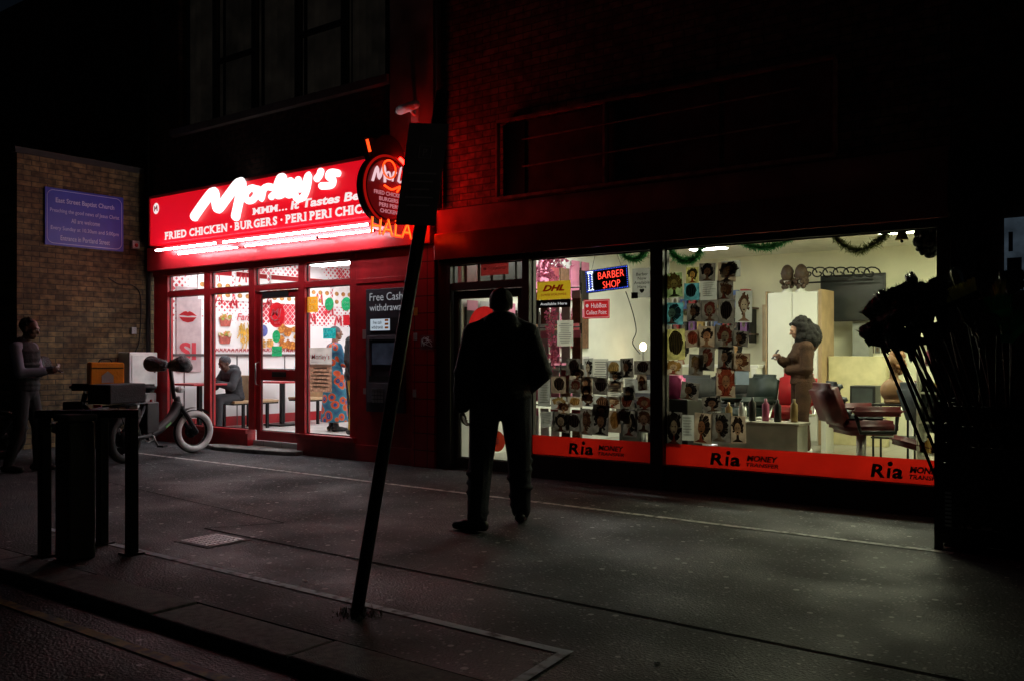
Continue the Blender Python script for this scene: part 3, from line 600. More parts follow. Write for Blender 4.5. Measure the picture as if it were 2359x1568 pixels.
# ------------------------------------------------------------------ lights (lamps of both shops)
def ceil_light(x,y,z,w,d,mat,lab):
    t=thing('ceiling_light',lab,'ceiling light',(x,y,z))
    MB().box(x-w/2-.02,x+w/2+.02,y-d/2-.02,y+d/2+.02,z,z+.04).build('frame',whitep,t); MB().box(x-w/2,x+w/2,y-d/2,y+d/2,z-.012,z-.002).build('diffuser',mat,t)
for i,(x,y) in enumerate([(-12.0,1.0),(-12.0,2.9),(-10.1,1.0),(-10.1,2.9),(-8.3,1.0),(-8.3,2.9)]):
    ceil_light(x,y,2.905,1.1,.3,panel_e,'flat white ceiling light %s in the takeaway, %s from its left wall'%(('near the window','deep inside')[i%2],('first','second','third')[i//2]))
for i,(x,y,w,d,m) in enumerate([(-2.5,2.0,1.1,.4,warm_e),(-2.6,3.5,1.1,.6,warm_e),(-4.3,2.2,1.0,.35,warm_e),(-5.5,3.9,.5,.16,neut_e),(-6.1,2.0,1.2,.4,neut_e)]):
    ceil_light(x,y,2.80,w,d,m,['long warm ceiling light near the right salon window','wide glaring ceiling light at the back right of the salon','long warm ceiling light near the middle of the salon window','narrow white ceiling light at the back left of the salon','cool white ceiling light in the left part of the salon'][i])
# ------------------------------------------------------------------ takeaway interior
def menu(y0,y1,z0,z1,lab):
    X=-12.93; o=thing('menu_board',lab,'menu board',(X,(y0+y1)/2,z0),0,'lit menu boards on the takeaway wall')
    MB().box(X-.015,X,y0,y1,z0,z1).build('panel',M('menu_panel',(.75,.72,.7),.4,emit=.2,var=.1),o); MB().box(X+.001,X+.004,y0+.01,y1-.01,z1-.09,z1-.01).build('header',inkr,o)
    k=MB()
    for i in range(4):
        for j in range(2):
            k.disc((X+.004,y0+.08+i*(y1-y0-.12)/3.3,z0+.09+j*.15),YD,UP,.05,.04,12)
    k.build('food_pictures',M('food_print',(.55,.25,.06),.5,var=.6,scale=20),o)
for i in range(5): menu(.75+i*.72,1.40+i*.72,2.22,2.72,'lit menu board with food rows, %s from the window on the takeaway wall'%['first','second','third','fourth','fifth'][i])
wm=M('wall_red_print',(.6,.03,.05),.5)
mu=thing('wall_mural','printed mural of fries and chicken on the takeaway wall','mural',(-12.94,2,1.4))
X=-12.938
text('lettering','Fancy',wm,mu,(X,atX(570,733,X).y,atX(570,733,X).z),.42,.15,YD,UP,bold=.01,shear=.3); text('lettering','on',wm,mu,(X,atX(645,742,X).y,atX(645,742,X).z),.22,.1,YD,UP,bold=.01,shear=.3)
def blobs(name,mat,lst,dx=.0):
    kk=MB()
    for (u,v,a,b) in lst:
        p=atX(u,v,X+dx); kk.disc(p,YD,UP,a*15.5/2100,b*15.5/2100,14)
    kk.build(name,mat,mu)
kk=MB()
for (u,v) in ((520,740),(519,779)):
    p=atX(u,v,X+.002); kk.poly([p+V((0,a,b)) for a,b in [(-.13,.06),(-.09,-.09),(.09,-.09),(.13,.06)]])
kk.build('bowl_picture',M('print_red_bowl',(.5,.10,.07),.5,var=.5,scale=20),mu)
kk=MB()
for i in range(44):
    u,v=((520,732),(519,770))[i%2]; p=atX(u+R.uniform(-13,13),v+R.uniform(-5,5),X+.004+i*.0004); kk.disc(p,YD,UP,R.uniform(.02,.035),R.uniform(.015,.03),7)
kk.build('salad_picture',PRINT('print_salad',[(0,(.6,.5,.15)),(.3,(.25,.35,.06)),(.5,(.65,.2,.04)),(.7,(.6,.55,.35))],14),mu)
kk=MB()
for i in range(34):
    p=atX(552+R.random()*34,755+R.random()*38,X+.004); a=R.uniform(-.7,.7); d=V((0,math.sin(a),math.cos(a)))*.09; n=V((0,d.z,-d.y))*.10
    kk.poly([p-d-n,p+d-n,p+d+n,p-d+n])
    for vv in list(kk.bm.verts)[-4:]: vv.co.x+=i*.0004
kk.build('fries_picture',M('print_fries',(.75,.42,.05),.5,var=.4),mu)
kk=MB()
for i in range(16):
    u,v=646+R.random()*44,757+R.random()*42
    p=atX(u,v,X+.004+i*.0006); kk.poly([p+V((0,math.cos(a)*.085*R.uniform(.6,1.15),math.sin(a)*.08*R.uniform(.6,1.15))) for a in [2*PI*q/11 for q in range(11)]])
kk.build('chicken_picture',PRINT('print_chicken',[(0,(.75,.4,.08)),(.3,(.6,.22,.03)),(.6,(.35,.1,.015))],22),mu)
blobs('box_picture',M('print_box',(.1,.12,.4),.5,var=.5,scale=15),[(607,762,13,14)],.003)
kk=MB()
for i,(u,v,a,b) in enumerate([(600,786,16,6),(600,793,17,3),(600,798,16,4),(623,786,10,5),(623,791,11,3),(623,796,10,4)]): kk.disc(atX(u,v,X+.007+i*.0005),YD,UP,a*15.5/2100,b*15.5/2100,14)
kk.build('burger_picture',M('print_burger',(.65,.33,.07),.5,var=.6,scale=20),mu)
kk=MB()
for u,v,s in [(505,690,9),(540,700,9),(500,640,8),(560,640,10),(620,700,9),(690,690,10),(735,690,12),(760,715,12),(720,735,11),(780,740,11)]+[(492+q*9,806+.0*q,3.6) for q in range(24)]:
    p=atX(u,v,X+.003); r=s*.008
    kk.tube([p+V((0,-r,-r)),p+V((0,-r*.4,r)),p+V((0,0,-r*.3)),p+V((0,r*.6,r)),p+V((0,r*.8,-r))],r*.22,5)
kk.build('m_marks',wm,mu)
y0=.36; y1=y0+.45
lp=thing('lips_poster','tall pale poster with red lips inside the left takeaway window','poster',(-12.93,y0+.2,1.0))
MB().box(-12.938,-12.932,y0,y1,1.05,2.4).build('panel',M('pink_poster',(.5,.38,.39),.5),lp); kk=MB()
kk.poly([(-12.928,y0+.2+a,1.94+b) for a,b in [(-.17,0),(-.08,.06),(-.03,.075),(0,.055),(.03,.075),(.08,.06),(.17,0),(.08,.005),(0,-.005),(-.08,.005)]]).poly([(-12.927,y0+.2+a,1.92+b) for a,b in [(-.16,0),(0,-.005),(.16,0),(.09,-.07),(0,-.09),(-.09,-.07)]])
kk.build('lips',inkr,lp); text('lettering','SI',wm,lp,(-12.928,y0+.2,1.38),.3,.28,YD,UP,bold=.04)
wood=M('ply_wood',(.45,.30,.16),.5,var=.25,scale=9)
def bench(x,y,face,lab):
    t=thing('bench_seat',lab,'bench',(0,0,0)); 
    MB().box(-.3,.3,-.2,.2,.42,.46).build('seat',wood,t,bevel=.01); MB().box(-.3,.3,-.24,-.21,.44,.86).build('backrest',wood,t,bevel=.01)
    for s in (-1,1):
        MB().box(s*.25-.02,s*.25+.02,-.02,.02,0,.42).build('leg',blackm,t)
    MB().box(-.28,.28,-.2,.2,.395,.418).build('seat_frame',blackm,t)
    t.location=(x,y,.131); t.rotation_euler=(0,0,0 if face>0 else PI)
def table(x,y,lab):
    t=thing('dining_table',lab,'table'); MB().box(-.3,.3,-.3,.3,.72,.75).build('tabletop',redp,t,bevel=.008); MB().box(-.03,.03,-.03,.03,.03,.72).build('pedestal',blackm,t); MB().box(-.22,.22,-.22,.22,0,.03).build('base',blackm,t,bevel=.006)
    t.location=(x,y,.131)
table(-12.45,.45,'red topped table by the left takeaway window'); table(-12.45,2.05,'red topped table seen through the takeaway door'); table(-12.45,3.55,'red topped table deepest in the takeaway')
bench(-12.45,1.08,-1,'plywood bench the hunched seated customer sits on'); bench(-12.45,1.55,1,'plywood bench back to back with the seated customer'); bench(-12.45,2.62,-1,'plywood bench on the far side of the middle red table')
YG=.042
def disc_sticker(u,v,r,mat,lab,name='round_sticker',mark=None):
    a=atY(u,v,YG); d=r*(a-CAM).dot(FWD)/2100; k=MB(); k.disc((a.x,YG,a.z),XD,UP,d,d,28)
    o=tag(k.build(name,mat),lab,'sticker')
    if mark: mark(o,a,d)
    return o
def mjmark(o,a,d):
    text('lettering','MJ',inkw,o,(a.x-.02*d,YG-.004,a.z+.12*d),d*1.25,d*.75,bold=.02,shear=.15)
    k=MB(); k.tube(catmull([(a.x-.68*d,YG-.004,a.z-.1*d),(a.x-.35*d,YG-.004,a.z-.42*d),(a.x+.2*d,YG-.004,a.z-.36*d)],4),d*.05,5); k.build('emblem',inkw,o); text('lettering','HALAL',inkw,o,(a.x+.1*d,YG-.004,a.z-.62*d),d*.7,d*.2,bold=.03)
disc_sticker(638,726,29,M('red_sticker',(.65,.02,.03),.4,trans=.4),'round red sticker with white letters on the takeaway door',mark=mjmark)
def txmark(s): return lambda o,a,d: text('lettering',s,inkw,o,(a.x,YG-.003,a.z),d*1.3,None if '\n' not in s else d*.9)
disc_sticker(637,775,14,green_s,'small green round sticker below the red one on the door',mark=txmark('Scores\non the door')); disc_sticker(759,701,15,green_s,'green round sticker left of its twin on the takeaway window',mark=txmark('order')); disc_sticker(798,701,16,green_s,'green round sticker at the right edge of the takeaway window',mark=txmark('Uber\nEats'))
def sq(u0,v0,u1,v1,mat,name,lab,cat='sticker',Y=YG,txt=None,lines=0,tm=None):
    x0,x1,z0,z1=rect(u0,v0,u1,v1,Y); o=tag(sheet(MB(),x0,x1,z0,z1,Y,.003).build(name,mat),lab,cat)
    if txt: text('lettering',txt,tm or inkw,o,((x0+x1)/2,Y-.003,(z0+z1)/2),(x1-x0)*.8,min((z1-z0)*.7,(z1-z0)*.35*(1+txt.count('\n'))),bold=.01)
    if lines:
        k=MB()
        for i in range(lines):
            z=z1-(z1-z0)*(.12+.8*i/lines); w=R.uniform(.5,.84)*(x1-x0); c=(x0+x1)/2; k.box(c-w/2,c+w/2,Y-.0035,Y-.0015,z-.3*(z1-z0)/lines,z)
        k.build('text_lines',tm or inkg,o)
    return o
sq(707,684,733,720,orange_s,'delivery_sticker','orange bag shaped delivery sticker on the takeaway window',txt='JUST\nEAT')
sq(627,797,650,820,green_s,'hygiene_sticker','small green square sticker above the letterbox',txt='5')
sq(745,756,774,780,teal_s,'opening_sticker','teal sign sticker in front of the patterned dress',txt="LET'S\nEAT")
sq(714,800,765,845,M('pale_menu',(.55,.5,.46),.7,trans=.4),'menu_poster','upper pale menu sheet on the glass right of the door','poster',txt="Morley's",lines=0,tm=wm); o=sq(714,838,765,902,M('brown_menu',(.4,.22,.14),.7,var=.6,scale=30,trans=.4),'menu_poster','lower photo menu sheet on the glass right of the door','poster',Y=YG+.002,lines=6,tm=paperc)
sq(791,726,806,750,inkr,'red_sticker','small red square sticker at the takeaway window edge')
# ------------------------------------------------------------------ salon windows: posters & signs
YP=.058
o=sq(1238,648,1315,690,yellow_s,'courier_sign','yellow courier sign with red italic letters in the salon window','sign',YP)
x0,x1,z0,z1=rect(1238,648,1315,690,YP); inkR=M('solid_red_ink',(.55,.02,.02),.6,var=.1,trans=.2); text('lettering','DHL',inkR,o,((x0+x1)/2,YP-.003,z0+(z1-z0)*.62),(x1-x0)*.66,(z1-z0)*.34,bold=.05,shear=.35); text('lettering','EXPRESS WORLDWIDE',inkR,o,((x0+x1)/2,YP-.003,z0+(z1-z0)*.26),(x1-x0)*.76,(z1-z0)*.13,bold=.01)
sq(1238,691,1315,709,ink,'available_sign','black strip sign with white letters under the yellow sign','sign',YP,txt='Available Here',tm=emi('white_glowing_letters',(.9,.9,.9),.5))  # printed letters emit light themselves
o=sq(1345,690,1405,734,M('red_collect_sign',(.6,.02,.03),.5,trans=.4),'collect_sign','red collection point sign with white border in the salon window','sign',YP)
x0,x1,z0,z1=rect(1345,690,1405,734,YP); palepink=emi('pale_glowing_print',(.9,.6,.6),.5)  # sign print is given emission, so it glows without a lamp
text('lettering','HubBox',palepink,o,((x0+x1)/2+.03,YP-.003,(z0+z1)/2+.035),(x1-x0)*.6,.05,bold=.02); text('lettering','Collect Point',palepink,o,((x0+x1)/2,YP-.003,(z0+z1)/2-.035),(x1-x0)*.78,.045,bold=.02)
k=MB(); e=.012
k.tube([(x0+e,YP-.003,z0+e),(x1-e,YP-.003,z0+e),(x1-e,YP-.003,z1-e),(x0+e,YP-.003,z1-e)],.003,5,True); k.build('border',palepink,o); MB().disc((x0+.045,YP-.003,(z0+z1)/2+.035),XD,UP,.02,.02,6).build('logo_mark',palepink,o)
sq(1457,618,1502,686,paperg,'barber_notice','grey paper notice saying a barber is available','notice',YP,txt='Barber\nNow\nAvailable\nHere\n\u2665',tm=ink)
tag(sheet(MB(),*rect(1455,674,1470,688,YP-.004),YP-.004,.003).build('black_card',ink),'small black card stuck under the barber notice','card')
sq(1284,738,1321,797,paper,'text_notice','printed white text sheet below the black strip sign','notice',YP,lines=11,tm=inkg)
sq(1366,826,1402,880,paper,'price_notice','white price sheet among the hair photos','notice',YP-.008,lines=8,tm=inkg)
sq(1400,884,1432,920,paper,'price_notice','second white text sheet lower among the hair photos','notice',YP-.008,lines=7,tm=inkg)
sq(1240,872,1268,935,paperg,'price_notice','tall grey text sheet left of the hair photos','notice',YP-.008,lines=9,tm=inkg)
o=sq(1108,604,1172,634,M('red_transfer_sign',(.35,.03,.03),.5,trans=.4),'transfer_sign','dim red sign behind the glass over the salon door','sign',YP,txt='MoneyGram')
disc_sticker(1116,752,46,M('red_door_disc',(.65,.02,.02),.5,trans=.5),'large red disc on the salon door glass beside the walking man','round_sticker',mark=lambda o,a,d: MB().disc((a.x,YG-.003,a.z),XD,UP,d*.35,d*.35,20).build('centre',inkw,o))
disc_sticker(1145,1015,24,M('red_door_disc2',(.45,.04,.02),.5,trans=.4),'small orange red disc low on the salon door','round_sticker',mark=lambda o,a,d: MB().disc((a.x,YG-.003,a.z),XD,UP,d*.3,d*.3,16).build('centre',inkw,o))
YL=.12; cxy=atY(1399,644,YL); rl=rad(4)
xd=V((math.cos(rl),0,math.sin(rl))); up=V((-math.sin(rl),0,math.cos(rl)))
w=atY(1448,0,YL).x-atY(1350,0,YL).x; h=.235
ls=thing('led_sign','glowing red and blue LED sign hanging in the salon window','led sign',(cxy.x,YL,cxy.z-h/2))
Tm=Matrix.Translation(cxy)@Matrix.Rotation(-rl,4,'Y')
MB().box(-w/2,w/2,-.005,.02,-h/2,h/2,Tm).build('board',M('black_led_board',(.01,.01,.02),.3),ls)
def LP(a,b,o=-.012): return cxy+xd*a+up*b+V((0,o,0))
led_r=emi('led_red',(1,.05,.03),3.5); led_b=emi('led_blue',(.06,.12,1),2.2); led_w=emi('led_white',(.75,.85,1),3)
text('lettering','BARBER',led_r,ls,LP(.055,.045),w*.60,.07,xd,up,bold=-.02); text('lettering','SHOP',led_r,ls,LP(.055,-.055),w*.40,.07,xd,up,bold=-.02)
k=MB()
for i in range(26):
    for s in (-1,1): k.ell(LP(-w/2+.012+i*(w-.024)/25,s*(h/2-.012)),.0035,seg=6,rg=4)
for i in range(10):
    for s in (-1,1): k.ell(LP(s*(w/2-.012),-h/2+.02+i*(h-.04)/9),.0035,seg=6,rg=4)
k.build('led_border',led_b,ls)
k=MB()
for i in range(9):
    for s in (-1,1): k.ell(LP(-w/2+.06+s*.02,-.075+i*.018),.005,seg=6,rg=4)
for i in range(5):
    for z in (-.09,.085,.1): k.ell(LP(-w/2+.03+i*.015,z),.005,seg=6,rg=4)
k.build('led_pole',led_w,ls)
k=MB()
for i in range(6):
    for j in range(2): k.ell(LP(-w/2+.052+j*.014,-.06+i*.025+j*.008),.005,seg=6,rg=4)
k.build('led_stripes',led_b,ls)
for s in (-1,1): MB().tube([LP(s*w*.35,h/2,0),LP(s*w*.2,h/2+.22,0)],.002,5).build('hanging_wire',blackr,ls)
tag(MB().tube(catmull([atY(u,v,.13) for u,v in [(1442,672),(1452,700),(1462,735),(1466,765),(1458,790),(1475,815)]]),.005,6).build('sign_cable',blackr,smooth=True),'thin black cable hanging down from the LED sign','cable')
# hair photos
ordn=['first','second','third','fourth','fifth','sixth','seventh','eighth','ninth']
hairs=[('black hair',INK('print_black',(.05,.04,.04))),('brown hair',INK('print_brown',(.24,.11,.06))),('golden hair',INK('print_gold',(.62,.38,.13))),('reddish hair',INK('print_red_hair',(.5,.12,.08)))]
faces=[INK('print_face_a',(.78,.48,.34)),INK('print_face_b',(.52,.29,.19)),INK('print_face_c',(.95,.68,.52))]
featm=INK('print_features',(.12,.06,.05)); scalp=INK('scalp_line',(.8,.62,.5),.3)
art=[M('print_green',(.20,.27,.13),.6,var=.75,scale=14,trans=.4),M('print_blue',(.07,.23,.30),.6,var=.75,scale=14,trans=.4),M('print_yellow',(.38,.34,.13),.6,var=.65,scale=14,trans=.4)]
cnt=0
def portrait(u0,v0,u1,v1,pm,lab0,style=None,tl=.05,Yo=0):
    global cnt
    cnt+=1; Y=YP+.0006*(cnt%9)-Yo; tilt=R.uniform(-tl,tl)
    x0,x1,z0,z1=rect(u0,v0,u1,v1,Y); w=(x1-x0)*R.uniform(.88,1.12); h=(z1-z0)*R.uniform(.86,1.08); c=V(((x0+x1)/2,Y,(z0+z1)/2))
    hn,hm=hairs[R.choice([0,0,0,0,1,1,2,3])]; fm=R.choice(faces); st=style if style is not None else R.choice([0,0,0,1,2,2,3,4])
    T=Matrix.Translation(c)@Matrix.Rotation(tilt,4,'Y')
    def q(a,b,y): return T@V((a*w,y*.5,b*h))
    o=MB().poly([q(-.5,-.5,0),q(.5,-.5,0),q(.5,.5,0),q(-.5,.5,0)]).build('hair_photo',pm if st!=4 else paperg)
    tag(o,(['face photo','plaited head photo','side view photo','braided crown photo','hair text sheet'][st])+(', '+hn if st!=4 else '')+', '+lab0,'photo',None)
    X=(T.to_3x3()@XD); U=(T.to_3x3()@UP)
    def ringp(k,cx,cz,ro,ri,dx,dz,seg=18,a0=-.9,a1=PI+.9):
        for i in range(seg):
            A=a0+(a1-a0)*i/seg; B=a0+(a1-a0)*(i+1)/seg
            j0=R.uniform(.85,1.15)
            k.poly([q(cx+dx+ri*math.cos(A),cz+dz+ri*1.05*math.sin(A),-.003),q(cx+ro*math.cos(A)*j0,cz+ro*math.sin(A)*j0,-.003),q(cx+ro*math.cos(B)*j0,cz+ro*math.sin(B)*j0,-.003),q(cx+dx+ri*math.cos(B),cz+dz+ri*1.05*math.sin(B),-.003)])
    if st in (0,2):
        off=-.09 if st==2 else R.uniform(-.04,.04); k=MB()
        if st==0: ringp(k,off,.08,R.uniform(.32,.46),.20,0,-.04,a0=R.choice([-1.4,-.6]),a1=PI+R.choice([.6,1.4]))
        else: ringp(k,off+.1,.06,.38,.19,-.1,-.02,a0=-1.6,a1=PI*.78)
        k.build('hair',hm,o)
        MB().disc(q(off,.03,-.0045),X,U,w*.20,h*.24,16).build('face',fm,o)
        MB().poly([q(off-.07,-.2,-.0042),q(off+.07,-.2,-.0042),q(off+.10,-.36,-.0042),q(off+.36,-.46,-.0042),q(off-.36,-.46,-.0042),q(off-.10,-.36,-.0042)]).build('shoulders',R.choice(faces+[hairs[1][1],hairs[3][1],hairs[0][1]]),o)
        k=MB()
        for s in (-1,1): k.disc(q(off+s*.08,.06,-.0058),X,U,w*.04,h*.016,8)
        k.disc(q(off,-.10,-.0058),X,U,w*.065,h*.022,8); k.build('features',featm,o)
    elif st in (1,3):
        cx=R.uniform(-.06,.06); MB().poly([q(cx+.36*math.cos(a)*R.uniform(.88,1.08),.06+.40*math.sin(a)*R.uniform(.9,1.05),-.003) for a in [2*PI*i/18 for i in range(18)]]).build('hair',hm,o)
        k=MB()
        for i in range(6):
            a=-.28+i*.112; P5=catmull([q(cx+a*.5,.40,-.005),q(cx+a,.1,-.005),q(cx+a*1.05,-.15,-.005),q(cx+a*.7,-.30,-.005)],4)
            for p_,q_ in zip(P5,P5[1:]): k.poly([p_-X*w*.008,p_+X*w*.008,q_+X*w*.008,q_-X*w*.008])
        k.build('partings',scalp,o)
    else:
        k=MB()
        for i in range(7): k.poly([q(-.36,.36-i*.11,-.003),q(R.uniform(.1,.38),.36-i*.11,-.003),q(R.uniform(.1,.38),.41-i*.11,-.003),q(-.36,.41-i*.11,-.003)])
        k.build('text_lines',inkg,o)
def grid(us,rows,pms,clu,skip=()):
    for j,(v0,v1) in enumerate(rows):
        for i in range(len(us)-1):
            if (i,j) in skip: continue
            du=R.uniform(-4,4)
            portrait(us[i]+du,v0+1+R.uniform(-5,4),us[i+1]+du,v1-1+R.uniform(-5,5),pms(i,j),'%s in %s row, %s'%(ordn[i],ordn[j],clu))
pl_=[paperd,paperd,paperb,paperb,paperc,paperg]
grid([1240,1272,1308,1340,1366,1402,1434,1464,1502],[(826,868),(869,908),(909,942),(943,1000)],lambda i,j:R.choice(pl_ if j<3 else [paperd,paperd,paperd,paperd,paperb]),'middle window',{(0,0),(1,0),(4,0),(0,1),(0,2),(0,3)})
grid([1534,1577],[(625,690),(693,755),(760,826),(830,868)],lambda i,j:art[j%3] if j<3 else paperc,'left edge of right window')
grid([1579,1611],[(610,652),(655,690)],lambda i,j:art[2-j],'beside left edge of right window')
grid([1612,1652,1692],[(608,650),(650,694),(692,747),(745,802),(800,852),(850,915)],lambda i,j:R.choice([paperd,paperd,paperd,paperd,paperb]),'dark double column of right window',{(0,5)})
grid([1690,1730],[(670,750),(808,852)],lambda i,j:paperb if j else paperg,'upright strip of right window')
portrait(1662,600,1706,640,paperg,'tilted at top of right window',2)
grid([1534,1570,1602,1642,1684,1724],[(952,1022)],lambda i,j:[paperd,paperd,paperb,paperd,paperb][i],'bottom of right window')
for i,(u,v,w,h,pm) in enumerate([(1330,862,30,30,paperc),(1352,905,26,34,paperb),(1420,868,28,28,paperg),(1450,905,30,30,paperd),(1300,940,26,30,paperc),(1480,880,24,36,paperb),(1385,945,34,26,paperd),(1262,965,30,34,paperd),(1436,958,26,34,paperd)]):
    portrait(u-w/2,v-h/2,u+w/2,v+h/2,pm,'crooked overlapping sheet, %s in middle window scatter'%ordn[i],None,.16,.007)
for i,(u,v,w,h,pm) in enumerate([(1600,720,34,48,paperd),(1596,780,30,44,paperb),(1604,840,34,50,paperd),(1590,900,40,40,paperd),(1640,930,44,36,paperd),(1706,780,34,40,paperd)]):
    portrait(u-w/2,v-h/2,u+w/2,v+h/2,pm,'crooked overlapping sheet, %s in right window scatter'%ordn[i],None,.14,.007)
tag(sheet(MB(),*rect(1692,853,1726,885,YP),YP,.003).build('grey_card',M('blue_grey_card',(.25,.3,.38),.6,trans=.4)),'plain blue grey card under the hair photos','card')
# garlands
tin=M('green_tinsel',(.06,.34,.11),.35,.2,var=.5,scale=30,trans=.2); tin2=M('brown_tinsel',(.16,.18,.07),.35,.2,var=.5,scale=30,trans=.2)
def garland(pts,Y,mat,lab,n=700,r=.05):
    P=catmull([atY(u,v,Y) for u,v in pts],10); k=MB(); k.tube(P,.008,5)
    for i in range(n):
        p=R.choice(P)+V((R.gauss(0,.012),R.gauss(0,.012),R.gauss(0,.012))); d=V((R.gauss(0,1),R.gauss(0,1),R.gauss(0,1))).normalized()*r*R.uniform(.6,1.1); s=d.orthogonal().normalized()*.004
        k.poly([p-s,p+s,p+d])
    tag(k.build('tinsel_garland',mat),lab,'garland')
garland([(1432,578),(1445,594),(1465,598),(1480,590),(1490,574)],.2,tin,'short green tinsel garland above the barber notice',800,.06)
garland([(1536,566),(1555,590),(1580,602),(1604,594),(1620,564)],.2,tin,'green tinsel garland at the left of the wide window',1200,.066)
garland([(1702,552),(1730,567),(1765,570),(1800,560),(1826,542)],.2,tin,'shallow green tinsel garland at the middle of the wide window',1300,.055)
garland([(1912,532),(1940,562),(1975,578),(2015,562),(2040,540),(2056,516)],.2,tin2,'deep drooping tinsel garland at the right of the wide window',1500,.058)
a=atY(2078,540,.2); bl=thing('hanging_bell','small bell ornament hanging at the top right of the salon window','ornament',a)
MB().lathe([(.055,-.05),(.05,-.03),(.038,0),(.033,.04),(.015,.06)],a).build('bell',M('brass',(.4,.33,.14),.3,1),bl,True); MB().tube([a+V((0,0,.06)),a+V((0,0,.2))],.002,5).build('thread',ink,bl); MB().ell(a-V((0,0,.06)),.013).build('clapper',ink,bl,True)
def curls(mb,c,r,n,rr):
    for i in range(n):
        d=V((R.gauss(0,1),R.gauss(0,1),R.gauss(0,1))).normalized(); mb.ell(V(c)+V((d.x*r[0],d.y*r[1],d.z*r[2])),rr*R.uniform(.7,1.3),seg=8,rg=6)
a=atY(2138,548,.25); wg=thing('hanging_wig','dark curly wig on a head form at the top right window corner','wig',a-V((0,0,.15)))
MB().ell(a,(.07,.08,.11)).build('head_form',M('mannequin_skin',(.4,.26,.17),.5),wg,True); k=MB(); k.ell(a+V((0,.02,0)),(.09,.09,.13)); curls(k,a+V((0,.02,0)),(.1,.1,.14),90,.028); k.build('curls',hairb,wg,True); MB().tube([a+V((0,0,.1)),a+V((0,0,.35))],.004,5).build('hook',steel,wg)
# ------------------------------------------------------------------ salon interior
def cab(x0,x1,y0,y1,z0,z1,lab,mat,name='cabinet'):
    t=thing(name,lab,'cabinet',((x0+x1)/2,(y0+y1)/2,z0)); MB().box(x0,x1,y0,y1,z0,z1).build('carcass',mat,t,bevel=.006)
    xm=(x0+x1)/2
    for i,(a,b) in enumerate([(x0+.01,xm-.004),(xm+.004,x1-.01)]):
        d=MB().box(a,b,y0-.02,y0-.002,z0+.05,z1-.02).build('door',mat,t,bevel=.004); hx=b-.04 if i==0 else a+.04
        MB().box(hx-.008,hx+.008,y0-.045,y0-.021,(z0+z1)/2-.08,(z0+z1)/2+.08).build('handle',steel,d)
    return t
whitec=M('white_laminate',(.66,.66,.60),.4,var=.1,scale=2)
cab(-4.84,-4.13,4.4,4.9,.101,2.18,'tall white double door cabinet behind the woman with the phone',whitec)
for i,(a,b) in enumerate([(-4.865,-4.845),(-4.125,-4.08)]): tag(MB().box(a,b,4.38,4.9,.101,2.2).build('cabinet_board',M('tan_edge',(.35,.24,.13),.5)),'narrow tan board on the %s side of the tall white cabinet'%('left','right')[i],'board')
for i,u in enumerate((1814,1846)):
    a=atY(u,672,4.55); b=thing('wig_stand','brown wig head on top of the tall cabinet, %s one'%('left','right')[i],'wig',(a.x,4.55,2.185))
    c=V((a.x,4.55,2.185)); MB().lathe([(.08,0),(.07,.02),(.03,.05),(.03,.12),(.06,.16)],c).build('stand',whitec,b,True); k=MB(); k.ell(c+V((0,0,.26)),(.085,.095,.13)); curls(k,c+V((0,0,.2)),(.08,.08,.15),40,.03); k.build('wig',M('brown_wig',(.06,.032,.018),.6,var=.4,scale=30),b,True)
tag(MB().box(-4.06,-3.3,4.6,4.75,.101,1.30).build('half_wall',M('ochre_wall',(.5,.45,.25),.7,var=.2),bevel=.006),'low cream partition right of the white cabinet','partition')
tag(MB().box(-3.95,-3.72,5.3,5.5,.101,2.0).box(-3.97,-3.70,5.28,5.5,2.001,2.05).build('wall_column',M('grey_board',(.3,.31,.29),.6),bevel=.006),'pale grey upright board at the rear salon wall','board')
x0,x1,z0,z1=rect(1890,632,2040,740,5.2); tv=thing('wall_television','dark switched off television hung at the back of the salon','television',((x0+x1)/2,5.2,z0))
MB().box(x0,x1,5.2,5.25,z0,z1).build('case',blackp,tv,bevel=.01); MB().box(x0+.03,x1-.03,5.192,5.199,z0+.03,z1-.03).build('screen',M('dead_screen',(.03,.034,.034),.25),tv); MB().box((x0+x1)/2-.05,(x0+x1)/2+.05,5.25,5.59,(z0+z1)/2-.05,(z0+z1)/2+.05).build('bracket',blackm,tv)
k=MB()
for i in range(7):
    a=atY(1862+i*24,630,5.0); 
    pts=[a+V((.13*math.cos(t)*(1-t/9),0,.10*math.sin(t)*(1-t/9))) for t in [q*.5 for q in range(16)]]; k.tube(pts,.011,6)
a=atY(1855,652,5.0); b=atY(2012,645,5.0); k.tube([a,b],.013,6)
tag(k.build('iron_scrollwork',blackm,smooth=True),'black scrolled ironwork shelf above the television','shelf')
for j in range(3):
    for i in range(5):
        x0,x1,z0,z1=rect(1974+i*14,756+j*20,1986+i*14,773+j*20,SD-.006); o=tag(sheet(MB(),x0,x1,z0,z1,SD-.006,.004).build('wall_photo',R.choice([paperd,paperb,paperg])),'tiny face photo on back wall, %s in %s row from top'%(ordn[i],ordn[j]),'photo')
        MB().disc(((x0+x1)/2,SD-.008,(z0+z1)/2),XD,UP,(x1-x0)*.28,(z1-z0)*.32,10).build('face',faces[(i+j)%3],o)
x0,x1,z0,z1=rect(1742,700,1772,830,5.3); o=tag(MB().box(x0,x1,SD-.05,SD-.02,z0,z1).build('wall_panel',M('tan_board',(.45,.33,.2),.3)),'tall tan framed panel left of the white cabinet','panel'); sheet(MB(),x0+.04,x1-.04,z0+.04,z1-.04,SD-.056,.004).build('inset',M('pale_inset',(.5,.45,.32),.3),o)
